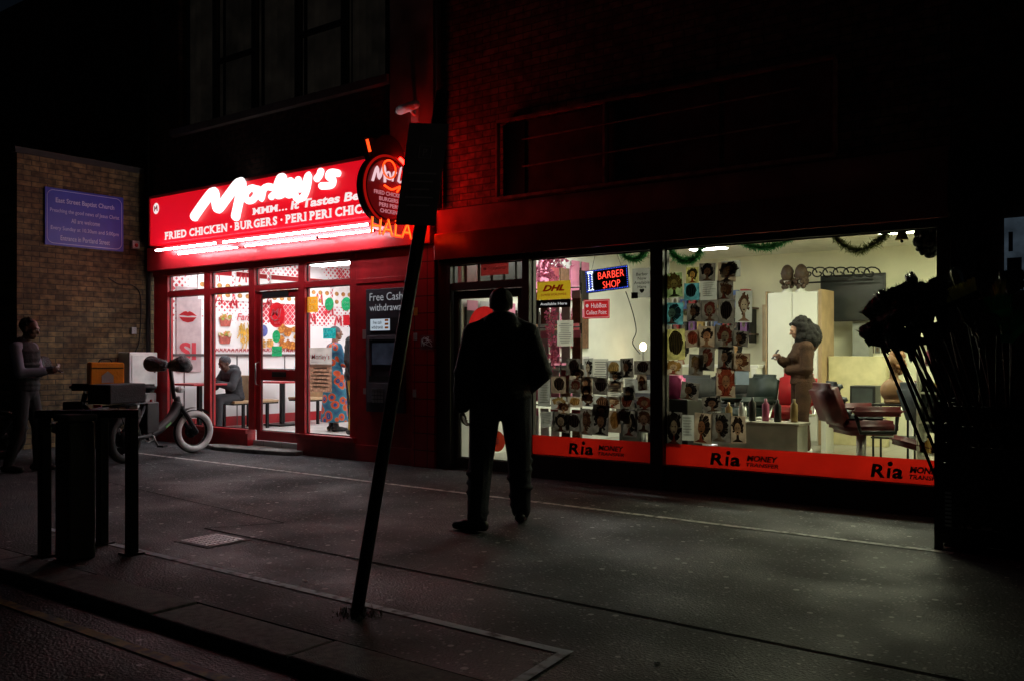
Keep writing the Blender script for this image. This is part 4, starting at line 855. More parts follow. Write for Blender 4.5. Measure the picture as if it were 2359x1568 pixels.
maroon=M('maroon_leather',(.085,.007,.010),.45,var=.35,spec=.35); slate=M('slate_leather',(.03,.037,.043),.5,var=.25,spec=.3); dkgreen=M('dark_green_leather',(.012,.02,.017),.5,spec=.25); redl=M('red_leather',(.36,.012,.016),.45,spec=.35); blackl=M('black_leather',(.010,.010,.012),.55,spec=.2)
def pad(x0,x1,y0,y1,z0,z1,T=None,b=.03):
    k=MB(); k.box(x0,x1,y0,y1,z0,z1); bmesh.ops.bevel(k.bm,geom=k.bm.edges[:],offset=min(b,.45*min(x1-x0,y1-y0,z1-z0)),segments=3,affect='EDGES')
    if T is not None: k.bm.transform(T)
    return k
def barber(x,y,rz,m1,m2,lab,big=False,zs=.101):
    t=thing('barber_chair',lab,'barber chair'); s=1.08 if big else 1.0
    pad(-.27*s,.27*s,-.25,.28,.40,.55,b=.05).build('seat',m1,t,True)
    T=Matrix.Translation((0,-.24,.50))@Matrix.Rotation(rad(20 if big else 10),4,'X')
    b=pad(-.27*s,.27*s,-.10,.05,0,.48 if not big else .46,T,b=.06).build('backrest',m1,t,True)
    if big:
        for i in range(3): pad(-.19,.19,.03,.13,.03+i*.14,.16+i*.14,T,b=.045).build('cushion',m2,b,True)
        for i in range(2): pad(-.19,.19,-.2+i*.2,-.02+i*.2,.54,.60,b=.03).build('seat_cushion',m2,t,True)
        pad(-.2,.2,.28,.72,.26,.36,Matrix.Translation((0,0,.12))@Matrix.Rotation(rad(-16),4,'X'),b=.045).build('footrest',m1,t,True)
    for sx in (-1,1):
        pad(sx*.33*s-.065,sx*.33*s+.065,-.25,.29,.60,.70,b=.045).build('armrest',m1,t,True)
        MB().tube([(sx*.33*s,-.2,.62),(sx*.33*s,-.15,.44),(sx*.33*s,.2,.44),(sx*.33*s,.22,.62)],.022).build('arm_frame',steel if not big else blackm,t,True)
    MB().cyl((0,0,.06),(0,0,.42),.05).build('post',steel,t,True); MB().lathe([(.30,0),(.30,.03),(.1,.06)],(0,0,0)).build('base',steel,t,True)
    t.location=(x,y,zs); t.rotation_euler=(0,0,rz)
barber(-2.80,1.75,rad(-52),maroon,slate,'large maroon recliner with slate cushions near the right window',True)
barber(-2.10,2.45,rad(-40),slate,maroon,'slate grey recliner with maroon cushions further inside at the right',True)
barber(-4.62,3.0,rad(150),dkgreen,dkgreen,'dark green salon chair left of the red one'); barber(-4.35,3.75,rad(170),redl,redl,'red backed salon chair behind the dark green chair'); barber(-4.95,2.2,rad(200),blackl,blackl,'black salon chair half hidden by the dark photos')
barber(-6.0,2.9,rad(180),blackl,blackl,'black salon chair in the left part of the salon'); barber(-5.2,3.6,rad(180),blackl,blackl,'black salon chair near the left mirror')
# low cluttered window bench that hides the lower part of the room
wb=thing('window_bench','low pale ledge cabinet inside the wide window, left of the maroon recliner','bench',(-3.6,1.15,.101))
MB().box(-4.05,-3.2,1.0,1.3,.101,.60).build('carcass',M('bench_board',(.5,.49,.42),.5,var=.3,scale=4),wb,bevel=.006); MB().box(-4.07,-3.18,.98,1.32,.602,.63).build('top',M('bench_top',(.4,.37,.30),.4),wb,bevel=.004)
for i,(x,cn) in enumerate([(-3.98,0),(-3.86,2),(-3.72,1),(-3.60,3),(-3.45,1),(-3.30,0)]):
    c=V((x,1.12+.06*(i%2),.632)); hh=R.uniform(.12,.2); tag(MB().lathe([(.035,0),(.037,.02),(.037,hh),(.014,hh+.025),(.014,hh+.06)],c,12).build('bottle',[M('bench_gold',(.3,.2,.08),.3),M('bench_black',(.02,.02,.02),.3),M('bench_white',(.5,.5,.48),.3),M('bench_pink',(.45,.1,.2),.3)][cn],smooth=True),'%s bottle on the low window ledge, %s from left'%(['gold','black','white','pink'][cn],ordn[i]),'bottle')
bm_=thing('product_shelf','white open shelf of hair products by the right salon wall','shelf',(-2.05,2.1,.1))
for xx in (-2.3,-1.8): MB().box(xx,xx+.02,1.9,2.25,.101,1.45).build('side',whitec,bm_)
for z in (.3,.62,.92,1.2,1.44): MB().box(-2.279,-1.801,1.9,2.25,z,z+.02).build('shelf',whitec,bm_)
cols=[M('bottle_gold',(.5,.3,.08),.3),M('bottle_black',(.02,.02,.02),.3),M('bottle_white',(.7,.7,.68),.3),M('bottle_pink',(.55,.12,.25),.3)]
pos=['left end','left of middle','middle','right of middle','right end']
for j,z in enumerate((.32,.64,.94,1.22)):
    for i in range(5):
        c=V((-2.21+i*.09,2.0,z)); b=tag(MB().lathe([(.03,0),(.032,.02),(.032,.11),(.012,.13),(.012,.15)],c,12).build('bottle',cols[(i*2+j)%4],smooth=True),'%s hair product bottle, %s of the %s shelf up'%(['gold','black','white','pink'][(i*2+j)%4],pos[i],ordn[j]),'bottle'); MB().cyl(c+V((0,0,.15)),c+V((0,0,.175)),.014,seg=10).build('cap',ink,b)
a=atY(2060,865,2.6); st=thing('bust_trolley','black salon trolley carrying the display bust','trolley',(a.x,2.6,.1))
for sx in (-.18,.18):
    for sy in (-.15,.15): MB().cyl((a.x+sx,2.6+sy,.101),(a.x+sx,2.6+sy,.76),.012,seg=8).build('leg',blackm,st)
MB().box(a.x-.2,a.x+.2,2.43,2.77,.76,.78).build('top',blackp,st); MB().box(a.x-.2,a.x+.2,2.43,2.77,.4,.42).build('tray',blackp,st)
manq=M('mannequin_tan',(.26,.14,.065),.5,var=.15)
mb=thing('display_bust','tan mannequin bust with golden hair beside the right recliner','mannequin',(a.x,2.6,.782)); c=V((a.x,2.6,.782))
k=MB(); k.ell(c+V((0,0,.14)),(.15,.09,.14)); k.ell(c+V((0,0,.02)),(.11,.08,.04)); k.caps(c+V((0,0,.22)),c+V((0,0,.40)),.05,.045); k.ell(c+V((0,0,.47)),(.07,.085,.1)); k.caps(c+V((-.03,-.08,.47)),c+V((-.03,-.09,.45)),.012); remeshed('torso',manq,mb,k,.012,3)
k=MB(); k.ell(c+V((.02,.02,.52)),(.08,.09,.08)); curls(k,c+V((.03,.03,.46)),(.07,.08,.12),40,.03); k.build('hair',M('golden_wig',(.20,.08,.022),.5,var=.4,scale=40),mb,True)
a=atY(1990,912,3.4); mo=thing('small_monitor','small dark box monitor on a shelf behind the recliner','monitor',(a.x,3.4,a.z-.15)); MB().box(a.x-.15,a.x+.15,3.35,3.6,a.z-.13,a.z+.13).build('case',blackp,mo,bevel=.01); MB().box(a.x-.12,a.x+.12,3.343,3.349,a.z-.1,a.z+.1).build('screen',M('dead_screen2',(.06,.07,.07),.2),mo)
tag(MB().box(a.x-.5,a.x+.6,3.3,3.65,a.z-.17,a.z-.132).box(a.x-.48,a.x-.42,3.3,3.6,.101,a.z-.171).box(a.x+.52,a.x+.58,3.3,3.6,.101,a.z-.171).build('side_table',whitec,bevel=.003),'white side table holding the small monitor','table')
pk=[M('pack_black',(.02,.015,.015),.3,var=.5,scale=30),M('pack_brown',(.14,.07,.04),.3,var=.5,scale=30),M('pack_burgundy',(.2,.03,.04),.3,var=.4,scale=30),M('pack_card',(.5,.48,.5),.4,var=.3),M('pack_pink',(.6,.2,.32),.4,var=.3)]
pkn=['black','brown','burgundy','pale','pink']
for j in range(3):
    for i in range(11):
        y=.45+i*.25; z=2.62-j*.66; q=R.choice([0,0,1,1,2,3,4]); t=tag(MB().box(-6.975,-6.94,y-.1,y+.1,z-.55,z-.08).build('hair_pack',pk[q],bevel=.006),'%s hair pack on left wall, %s from window in %s row'%(pkn[q],(ordn+['tenth','eleventh'])[i],ordn[j]),'hair pack','hair packs on the salon wall')
        MB().box(-6.938,-6.934,y-.1,y+.1,z-.12,z).build('header_card',pk[R.choice([3,4,3])],t)
rk=thing('display_rack','slim black wire rack of hair packs behind the yellow sign','rack',(-6.1,1.0,.101))
for x in (-6.45,-5.75): MB().cyl((x,1.0,.101),(x,1.0,2.15),.012,seg=8).build('post',blackm,rk)
for j in range(4): MB().cyl((-6.45,1.0,.72+j*.46),(-5.75,1.0,.72+j*.46),.008,seg=8).build('rail',blackm,rk)
MB().box(-6.5,-5.7,.85,1.15,.101,.13).build('base',blackp,rk)
for j in range(4):
    for i in range(5):
        x=-6.40+i*.15; z=.70+j*.46; q=R.choice([0,1,1,2,3,3,4]); t=tag(MB().box(x-.06,x+.06,.97,.99,z-.40,z-.06).build('hair_pack',pk[q],bevel=.005),'%s hair pack on the wire rack, %s from left in %s tier up'%(pkn[q],ordn[i],ordn[j]),'hair pack'); MB().box(x-.06,x+.06,.966,.969,z-.11,z-.02).build('header_card',pk[R.choice([3,4,2])],t)
shf=thing('stock_shelf','dark wall shelf of boxed hair stock at the back left of the salon','shelf',(-5.9,SD-.15,1.6))
for z in (1.62,2.02): MB().box(-6.85,-5.45,SD-.28,SD-.002,z,z+.025).build('board',M('dark_shelf_board',(.10,.06,.04),.5),shf)
for x in (-6.8,-6.15,-5.5): MB().box(x-.012,x+.012,SD-.25,SD-.003,1.50,2.015).build('bracket',blackm,shf)
bxc=[('red',(.4,.04,.05)),('blue',(.08,.14,.35)),('white',(.6,.6,.58)),('gold',(.45,.3,.1)),('purple',(.2,.08,.25)),('black',(.02,.02,.02))]
for j,z in enumerate((1.647,2.047)):
    for i in range(9):
        nme,cc_=bxc[(i*5+j*2)%6]; hgt=R.uniform(.16,.3); x=-6.76+i*.145; o=tag(MB().box(x-.055,x+.055,SD-.24,SD-.06,z,z+hgt).build('stock_box',M('stock_'+nme,cc_,.5,var=.35,scale=14),bevel=.004),'%s stock box on the %s back shelf, %s from left'%(nme,('lower','upper')[j],ordn[i]),'box'); MB().disc((x,SD-.2415,z+hgt*.55),XD,UP,.03,.05,12).build('print',paperc if nme!='white' else paperb,o)
pink=M('pink_petals',(.75,.2,.36),.6,var=.5,scale=20,trans=.4)
def flowers(cs,lab,n):
    k=MB()
    for i in range(n):
        c,s=R.choice(cs); p=V(c)+V((R.gauss(0,s[0]),R.gauss(0,s[1]),R.gauss(0,s[2])))
        for q in range(5):
            d=V((R.gauss(0,1),R.gauss(0,1),R.gauss(0,1))).normalized()*.035; e=d.orthogonal().normalized()*.013; k.poly([p,p+d*.6+e,p+d,p+d*.6-e])
    tag(k.build('flower_garland',pink),lab,'flowers')
flowers([(atY(1255,630,.7),(.10,.1,.07)),(atY(1275,605,.7),(.10,.08,.04)),(atY(1235,640,.7),(.04,.1,.08))],'cluster of pink artificial flowers at the top of the middle window',110)
flowers([(atY(1272,730,.6),(.03,.04,.10)),(atY(1270,780,.6),(.03,.04,.12)),(atY(1275,820,.6),(.03,.04,.08))],'hanging strand of pink artificial flowers below the yellow sign',90)
x0,x1,z0,z1=rect(1420,678,1486,740,5.0); o=thing('wall_screen','blue grey screen on the back wall behind the LED sign','screen',((x0+x1)/2,5.0,z0)); MB().box(x0,x1,5.0,5.05,z0,z1).build('case',M('grey_case',(.3,.32,.34),.4),o,bevel=.006); MB().box(x0+.03,x1-.03,4.992,4.999,z0+.03,z1-.03).build('screen',M('bluegrey_screen',(.18,.24,.3),.15),o); MB().box((x0+x1)/2-.03,(x0+x1)/2+.03,5.05,SD-.001,z0+.1,z0+.2).build('bracket',blackm,o)
a=atY(1482,798,4.0); lm=thing('table_lamp','small bright warm lamp glowing beside the middle window pillar','lamp',(a.x,4.0,a.z-.2)); MB().ell(a,(.05,.05,.065)).build('bulb',emi('warm_bulb',(1,.72,.35),16),lm,True); MB().cyl(a-V((0,0,.24)),a-V((0,0,.06)),.015).build('stem',steel,lm); MB().cyl(a-V((0,0,.26)),a-V((0,0,.24)),.07).build('foot',steel,lm)
tag(MB().box(-6.9,-4.9,4.2,4.7,a.z-.30,a.z-.262).box(-6.88,-6.8,4.2,4.65,.101,a.z-.301).box(-5.0,-4.92,4.2,4.65,.101,a.z-.301).box(a.x-.12,a.x+.12,3.9,4.199,a.z-.299,a.z-.263).build('styling_counter',whitec,bevel=.004),'long white styling counter under the lamp','counter')
for i in range(4):
    c=V((-6.6+i*.42,4.4,a.z-.262)); b=thing('mannequin_head','mannequin head with dark wig on white counter, %s from left'%ordn[i],'mannequin',c)
    k=MB(); k.lathe([(.07,0),(.05,.05),(.045,.12),(.05,.16)],c); k.ell(c+V((0,0,.24)),(.07,.085,.105)); k.caps(c+V((0,-.08,.24)),c+V((0,-.095,.22)),.012); remeshed('head',[manq,skinm,skind,manq][i],b,k,.012,2); k=MB(); k.ell(c+V((0,.025,.28)),(.085,.09,.09)); curls(k,c+V((0,.04,.22)),(.085,.06,.13),40,.028); k.build('wig',hairb if i!=2 else M('brown_wig2',(.14,.07,.03),.5),b,True)
tag(pad(-5.75,-5.15,2.0,2.4,.60,.84,b=.08).build('black_bag',blackf,smooth=True),'black holdall resting in the salon behind the photo wall','bag')
tag(MB().box(-5.85,-5.05,1.9,2.5,.56,.598).box(-5.8,-5.76,1.95,2.45,.101,.559).box(-5.14,-5.1,1.95,2.45,.101,.559).build('low_table',blackp,bevel=.004),'low dark table under the black holdall','table')
a=atY(1548,890,.5); tag(pad(a.x-.12,a.x+.12,.42,.6,a.z-.12,a.z+.12).build('pink_bag',M('hot_pink',(.7,.08,.3),.4),smooth=True),'hot pink bag low behind the right window photos','bag')
tag(MB().box(a.x-.2,a.x+.25,.35,.7,.101,a.z-.121).build('window_plinth',blackp,bevel=.01),'dark plinth inside the window under the pink bag','plinth')
# ------------------------------------------------------------------ people
def frame(face,up=UP):
    y=V(face).normalized(); x=y.cross(V(up)).normalized(); z=x.cross(y); m=Matrix((x,y,z)).transposed(); return m.to_4x4()
def head(mb,c,face,s=1):
    T=frame(face); c=V(c)
    def e(p,r): mb.ell(c+T.to_3x3()@(V(p)*s),tuple(q*s for q in r),T,16,12)
    def cp(p,q,a,b): mb.caps(c+T.to_3x3()@(V(p)*s),c+T.to_3x3()@(V(q)*s),a*s,b*s)
    e((0,-.005,.02),(.076,.096,.10)); e((0,.035,-.05),(.058,.062,.06)); e((0,.06,-.085),(.03,.03,.022)); e((0,.06,.0),(.058,.04,.06))
    cp((0,.098,.012),(0,.115,-.02),.009,.014); cp((-.03,.088,.03),(.03,.088,.03),.012,.012)
    e((0,.09,-.052),(.026,.016,.007)); e((0,.088,-.064),(.022,.016,.008))
    for sx in (-1,1): e((sx*.077,-.005,-.005),(.012,.022,.033)); e((sx*.038,.07,-.02),(.024,.02,.022))
    return T
def hand(mb,w,d,n,curl,ts,s=1):
    w=V(w);d=V(d).normalized();n=V(n); n=(n-d*n.dot(d)).normalized(); sd=d.cross(n)*ts
    for i in range(4):
        off=sd*((1.5-i)*.021*s); kn=w+d*(.088-.004*abs(i-1))*s+off; mb.caps(w+d*.01*s+off*.6,kn,.014*s,.011*s,8)
        ln=[.95,1.08,1.0,.78][i]; p=kn
        for j,l in enumerate((.042,.027,.022)):
            a=rad(curl*(j+1)); dd=d*math.cos(a)+n*math.sin(a); q=p+dd*l*ln*s; mb.caps(p,q,(.0095-.001*j)*s,(.009-.001*j)*s,8); p=q
    p=w+d*.025*s+sd*.026*s; q=p+(d*.55+sd*.6+n*.45).normalized()*.042*s; r=q+(d*.8+sd*.05+n*.5).normalized()*.032*s
    mb.caps(p,q,.014*s,.0115*s,8); mb.caps(q,r,.011*s,.009*s,8)
def pose(**kw):
    J=dict(pel=(0,0,.95),chs=(0,0,1.3),nk=(0,-.01,1.475),hd=(0,.02,1.635),face=(0,1,0),
     shL=(-.18,-.01,1.415),elL=(-.235,-.03,1.13),wrL=(-.23,.05,.88),shR=(.18,-.01,1.415),elR=(.235,-.03,1.13),wrR=(.23,.05,.88),
     hpL=(-.09,0,.93),knL=(-.10,.03,.50),anL=(-.10,-.02,.09),ftL=(-.15,1,0),hpR=(.09,0,.93),knR=(.10,.03,.50),anR=(.10,-.02,.09),ftR=(.15,1,0),
     hnL=(1,0,0),hnR=(-1,0,0),cuL=18,cuR=18,hdL=None,hdR=None)
    J.update(kw); return {a:(V(b) if isinstance(b,tuple) else b) for a,b in J.items()}
def torso(mb,J,k,dz=0,a=0,b=1,w=1.0):
    P,Nk=J['pel'],J['nk']; Cc=J['chs']
    rx=[.172,.155,.158,.178,.165]; ry=[.122,.112,.116,.125,.095]
    for i in range(9):
        f=a+(b-a)*i/8; p=P.lerp(Cc,min(1,f/.66)) if f<.66 else Cc.lerp(Nk,(f-.66)/.34*.62)
        g=min(3.999,max(0,f*4)); ii=int(g); fr_=g-ii; x=rx[ii]*(1-fr_)+rx[ii+1]*fr_; y=ry[ii]*(1-fr_)+ry[ii+1]*fr_
        mb.ell(p,(x*k*w,y*k,.09))
def limb(mb,J,side,k,add,which,end=1.0):
    if which=='arm':
        s,e,w=J['sh'+side],J['el'+side],J['wr'+side]; w2=e.lerp(w,end); mb.caps(s,e,.05*k+add,.042*k+add); mb.caps(e,w2,.042*k+add,.030*k+add*.9)
        mb.caps(V((0,0,s.z)).lerp(s,.4)+V((0,s.y,0))*.6,s,.06*k+add,.055*k+add)
    else:
        h,n,a=J['hp'+side],J['kn'+side],J['an'+side]; a2=n.lerp(a,end); mb.caps(h,n,.085*k+add,.058*k+add); mb.caps(n,a2,.058*k+add,.040*k+add)
def shoe(J,side,mat,root):
    a=J['an'+side]; d=V((J['ft'+side].x,J['ft'+side].y,0)).normalized(); k=MB(); z=a.z-.09
    k.caps(V((a.x,a.y,z+.045))-d*.05,V((a.x,a.y,z+.04))+d*.10,.042,.044); k.caps(V((a.x,a.y,z+.04))+d*.08,V((a.x,a.y,z+.034))+d*.17,.043,.032); k.caps(V((a.x,a.y,z+.05)),V((a.x,a.y,z+.11)),.046,.05)
    o=remeshed('shoe',mat,root,k,.01,2)
    for v in o.data.vertices: v.co.z=max(z+.001,v.co.z)
def person(label,J,skin,bulk=1.0,vox=.008,fem=False):
    t=thing('person',label,'person'); k=MB(); torso(k,J,.86*bulk,w=.93 if fem else 1)
    k.caps(J['nk']-V((0,0,.04)),J['hd']+V((0,-.01,-.05)),.056,.05); head(k,J['hd'],J['face'])
    for s in 'LR':
        limb(k,J,s,.9,0,'arm'); limb(k,J,s,.92,0,'leg'); e,w=J['el'+s],J['wr'+s]; hand(k,w,J['hd'+s] or (w-e),J['hn'+s],J['cu'+s],1 if s=='L' else -1)
        a=J['an'+s]; k.caps(a,V((a.x,a.y,a.z-.05)),.035,.03)
    remeshed('body',skin,t,k,vox,2); return t
def eyes(t,J):
    T=frame(J['face']).to_3x3()
    for sx in (-1,1): MB().ell(J['hd']+T@V((sx*.032,.088,.008)),(.011,.008,.007)).build('eye',ink,t,True)
def put(t,loc,rz,s=1):
    t.location=loc; t.rotation_euler=(0,0,rz); t.scale=(s,s,s)
    return Matrix.Translation(V(loc))@Matrix.Rotation(rz,4,'Z')@Matrix.Diagonal((s,s,s,1))
jeans=M('dark_denim',(.025,.03,.045),.85,var=.3,scale=25,bump=.5); blkj=M('black_jacket',(.011,.011,.013),.75,var=.35,scale=9,bump=.4); shoe_m=M('black_shoe',(.02,.02,.02),.5)
# 1 main walking man
J=pose(shL=(-.19,-.02,1.39),shR=(.19,-.02,1.39),elL=(-.26,-.06,1.12),wrL=(-.285,.02,.875),elR=(.285,-.08,1.12),wrR=(.19,.17,1.0),anL=(-.17,-.22,.09),knL=(-.145,.0,.50),hpL=(-.11,0,.93),hpR=(.10,0,.93),ftL=(-.88,.45,0),anR=(.15,.14,.09),knR=(.135,.14,.50),ftR=(.2,1,0),hd=(0,.05,1.615),face=(-.1,1,-.25),hdR=(-.6,.7,-.1),hnR=(-.3,-.5,-.6),cuL=28,cuR=40)
t=person('person in black hooded jacket seen from behind walking past the salon door',J,skind,1.05)
k=MB(); torso(k,J,1.28,a=-.02)
for s in 'LR': limb(k,J,s,1.12,.036,'arm',.96)
for i in range(5): k.ell((0,0,.95+i*.09),(.232,.172,.08))
for i in range(9):
    a=R.uniform(0,2*PI); z=R.uniform(.88,1.3); k.caps((.21*math.cos(a),.145*math.sin(a),z),(.21*math.cos(a+.5),.145*math.sin(a+.5),z+.08),.03)
for s,sg in (('L',-1),('R',1)):
    e=J['el'+s]; k.ell(e,(.092,.092,.05)); k.ell(e.lerp(J['wr'+s],.5),(.082,.082,.045))
k.ell((0,-.09,1.45),(.14,.09,.09)); k.caps((-.05,-.03,1.47),(.05,-.03,1.47),.08)
for sx in (-1,1): k.caps((sx*.04,-.03,1.50),(sx*.18,-.03,1.41),.06,.075)
remeshed('jacket',blkj,t,k,.012,7)
k=MB(); k.ell((-.0,-.09,1.48),(.13,.085,.085)); k.ell((.02,-.04,1.515),(.10,.085,.05)); remeshed('hood',blkj,t,k,.012,4)
k=MB(); k.ell(J['pel']+V((0,0,-.03)),(.19,.14,.13))
for s in 'LR':
    limb(k,J,s,1.1,.030,'leg',.99); an,kn=J['an'+s],J['kn'+s]
    for i in range(6):
        p=kn.lerp(an,.1+i*.16); k.ell(p+V((R.uniform(-.02,.02),R.uniform(-.02,.02),0)),(.094-.003*i,.094-.003*i,.03))
remeshed('trousers',jeans,t,k,.012,3)
for s in 'LR': shoe(J,s,shoe_m,t)
k=MB(); k.ell(J['hd']+V((0,-.012,.03)),(.091,.108,.097)); remeshed('hair',hairb,t,k,.012,2)
put(t,(-4.29,-2.41,0),rad(37.8),1.05)
# 2 left man with vest
J=pose(elL=(-.22,.05,1.13),wrL=(-.08,.27,1.17),elR=(.22,.06,1.13),wrR=(.09,.28,1.15),hdL=(.3,.95,.1),hdR=(-.25,.95,.05),hnL=(.6,.1,.6),hnR=(-.6,.1,.6),cuL=35,cuR=35,face=(0,1,-.25),hd=(0,.05,1.63),anL=(-.10,.10,.09),knL=(-.1,.1,.5),anR=(.1,-.14,.09),knR=(.1,.0,.5))
t=person('person in dark padded vest over lilac sleeves looking at a phone at left',J,skind); eyes(t,J)
k=MB(); torso(k,J,1.05)
for s in 'LR': limb(k,J,s,1.05,.012,'arm',.95)
remeshed('shirt',M('lilac_shirt',(.20,.19,.26),.85,var=.2),t,k,.012,4)
k=MB(); torso(k,J,1.2,a=.02)
for i in range(6): z=1.0+i*.075; k.ell((0,0,z),(.205,.155,.04))
k.caps((-.05,-.02,1.47),(.05,-.02,1.47),.07); remeshed('padded_vest',blackf,t,k,.012,2)
k=MB(); k.ell(J['pel']+V((0,0,-.02)),(.17,.13,.13))
for s in 'LR': limb(k,J,s,1.02,.014,'leg',.99)
remeshed('trousers',M('black_trousers',(.014,.014,.016),.9),t,k,.012,4)
for s in 'LR': shoe(J,s,shoe_m,t)
k=MB(); k.ell(J['hd']+V((0,-.02,.045)),(.08,.095,.085)); curls(k,J['hd']+V((0,-.02,.05)),(.07,.085,.075),50,.016); remeshed('hair',hairb,t,k,.009,1)
g=gnd(58,1085); mw=put(t,(g.x,g.y,0),rad(-52.9),.985)
T=mw@Matrix.Translation((0,.37,1.17))@Matrix.Rotation(rad(60),4,'X')
ph=tag(MB().box(-.035,.035,-.004,.004,-.07,.07,T).build('mobile_phone',blackp),'dark mobile phone in the hands of the vest wearing person','phone'); MB().box(-.031,.031,.0045,.006,-.064,.064,T).build('screen',M('phone_screen_dim',(.05,.06,.08),.2),ph)
# 3 salon woman
J=pose(shL=(-.155,-.01,1.40),shR=(.155,-.01,1.40),elL=(-.20,.0,1.12),wrL=(.02,.18,1.10),elR=(.19,.04,1.12),wrR=(.07,.26,1.24),hdL=(.9,.25,.0),hnL=(0,-1,.1),hdR=(-.15,.6,.75),hnR=(-.5,.5,0),cuL=25,cuR=38,face=(0,1,-.28),hd=(0,.05,1.63))
t=person('person with curly dark hair in brown tracksuit reading a phone inside the salon',J,M('tan_skin',(.27,.14,.09),.5,var=.1),.95,.008,True); eyes(t,J)
br=M('brown_velour',(.045,.021,.011),.85,var=.45,scale=10,bump=.4,spec=.2)
k=MB(); torso(k,J,1.22,w=1.0)
for s in 'LR':
    limb(k,J,s,1.1,.036,'arm',.93); e=J['el'+s]; k.ell(e,(.09,.09,.05)); k.ell(e.lerp(J['wr'+s],.45),(.078,.078,.05))
for sx in (-1,1): k.ell((sx*.075,.11,1.27),(.075,.065,.075))
for i in range(4): k.ell((0,.0,.93+i*.05),(.2,.155-.005*i,.025))
k.caps((-.03,-.02,1.46),(.03,-.02,1.46),.068)
remeshed('hooded_top',br,t,k,.012,3)
k=MB(); k.ell((0,-.11,1.43),(.13,.085,.10)); remeshed('hood',br,t,k,.012,2)
k=MB(); k.ell(J['pel']+V((0,-.03,-.03)),(.185,.155,.14))
for s in 'LR': limb(k,J,s,1.08,.026,'leg',.99)
remeshed('trousers',br,t,k,.012,4)
for s in 'LR': shoe(J,s,whitep,t)
k=MB(); hd=J['hd']; k.ell(hd+V((0,-.05,.04)),(.11,.105,.105)); k.ell(hd+V((0,-.10,-.04)),(.13,.10,.13))
curls(k,hd+V((0,-.06,.04)),(.13,.115,.13),150,.036); curls(k,hd+V((0,-.13,-.08)),(.16,.14,.15),220,.042); curls(k,hd+V((0,.06,.09)),(.07,.04,.03),16,.022)
for v in [v for v in k.bm.verts if v.co.y>hd.y+.045 and v.co.z<hd.z+.055]: v.co.y=hd.y+.045
remeshed('hair',hairb,t,k,.010,0)
a=atY(1848,742,3.22); mw=put(t,(a.x,3.22,.101),rad(127.1),.93)
T=mw@Matrix.Translation((.045,.345,1.315))@Matrix.Rotation(rad(35),4,'X')
ph=tag(MB().box(-.036,.036,-.004,.004,-.075,.075,T).build('mobile_phone',blackp),'mobile phone held up by the person in the brown tracksuit','phone'); MB().box(-.032,.032,-.006,-.0045,-.069,.069,T).build('screen',emi('phone_screen_lit',(.7,.8,1),.8),ph)
# 4 seated customer
J=pose(pel=(0,0,.55),chs=(0,.06,.86),nk=(0,.13,1.01),hd=(0,.22,1.14),face=(0,1,-.45),shL=(-.17,.10,.97),shR=(.17,.10,.97),elL=(-.24,.24,.74),wrL=(-.10,.43,.80),elR=(.23,.24,.74),wrR=(.08,.42,.92),
     hpL=(-.09,.02,.53),hpR=(.09,.02,.53),knL=(-.13,.42,.53),knR=(.13,.42,.53),anL=(-.13,.42,.09),anR=(.13,.42,.09),hdR=(-.1,.2,1),hdL=(.5,.8,0),hnL=(0,0,-1),hnR=(0,1,0))
t=person('person hunched in grey hooded top sitting at the takeaway table',J,skind); eyes(t,J)
gh=M('grey_hoodie',(.04,.04,.045),.9,var=.3,scale=10)
k=MB(); torso(k,J,1.2)
for s in 'LR': limb(k,J,s,1.08,.026,'arm',.95)
k.ell((0,.04,1.03),(.14,.10,.09)); remeshed('hooded_top',gh,t,k,.012,4)
k=MB(); k.ell(J['pel'],(.17,.14,.10))
for s in 'LR': limb(k,J,s,1.05,.014,'leg',.99)
remeshed('trousers',M('grey_trousers',(.04,.04,.045),.9),t,k,.012,3)
for s in 'LR': shoe(J,s,whitep,t)
k=MB(); k.ell(J['hd']+V((0,-.012,.045)),(.092,.108,.09)); remeshed('beanie',M('grey_knit',(.09,.09,.10),.95,var=.4,scale=60,bump=.6),t,k,.01,2)
put(t,(-12.38,1.06,.131),PI,.93)
# 5 woman in printed dress
J=pose(shL=(-.16,-.01,1.40),shR=(.16,-.01,1.40),elR=(.21,.08,1.13),wrR=(.12,.25,1.2),hdR=(-.3,.6,.7),hnR=(-.5,.4,0),cuR=40)
t=person('person in long orange and blue printed dress inside the takeaway',J,skinm,.95,.008,True); eyes(t,J)
dress=PRINT('dress_print',[(0,(.5,.4,.3)),(.10,(.02,.06,.22)),(.24,(.02,.10,.28)),(.30,(.5,.06,.012)),(.46,(.62,.11,.02)),(.52,(.03,.22,.30)),(.8,(.02,.10,.2))],7)
k=MB(); torso(k,J,1.1)
for s in 'LR': limb(k,J,s,1.0,.022,'arm',.55)
k.ell((0,-.03,.9),(.2,.16,.16)); k.cyl((0,-.01,.16),(0,0,.95),.235,.17,24); remeshed('dress',dress,t,k,.012,5)
for s in 'LR': shoe(J,s,shoe_m,t)
k=MB(); k.ell(J['hd']+V((0,-.02,.035)),(.087,.1,.09)); k.ell(J['hd']+V((0,-.10,.03)),(.055,.05,.05)); remeshed('hair',M('grey_hair',(.06,.06,.065),.6,var=.4,scale=30),t,k,.01,1)
a=gnd(772,992,.131); put(t,(a.x,a.y,.131),rad(-20),.93)
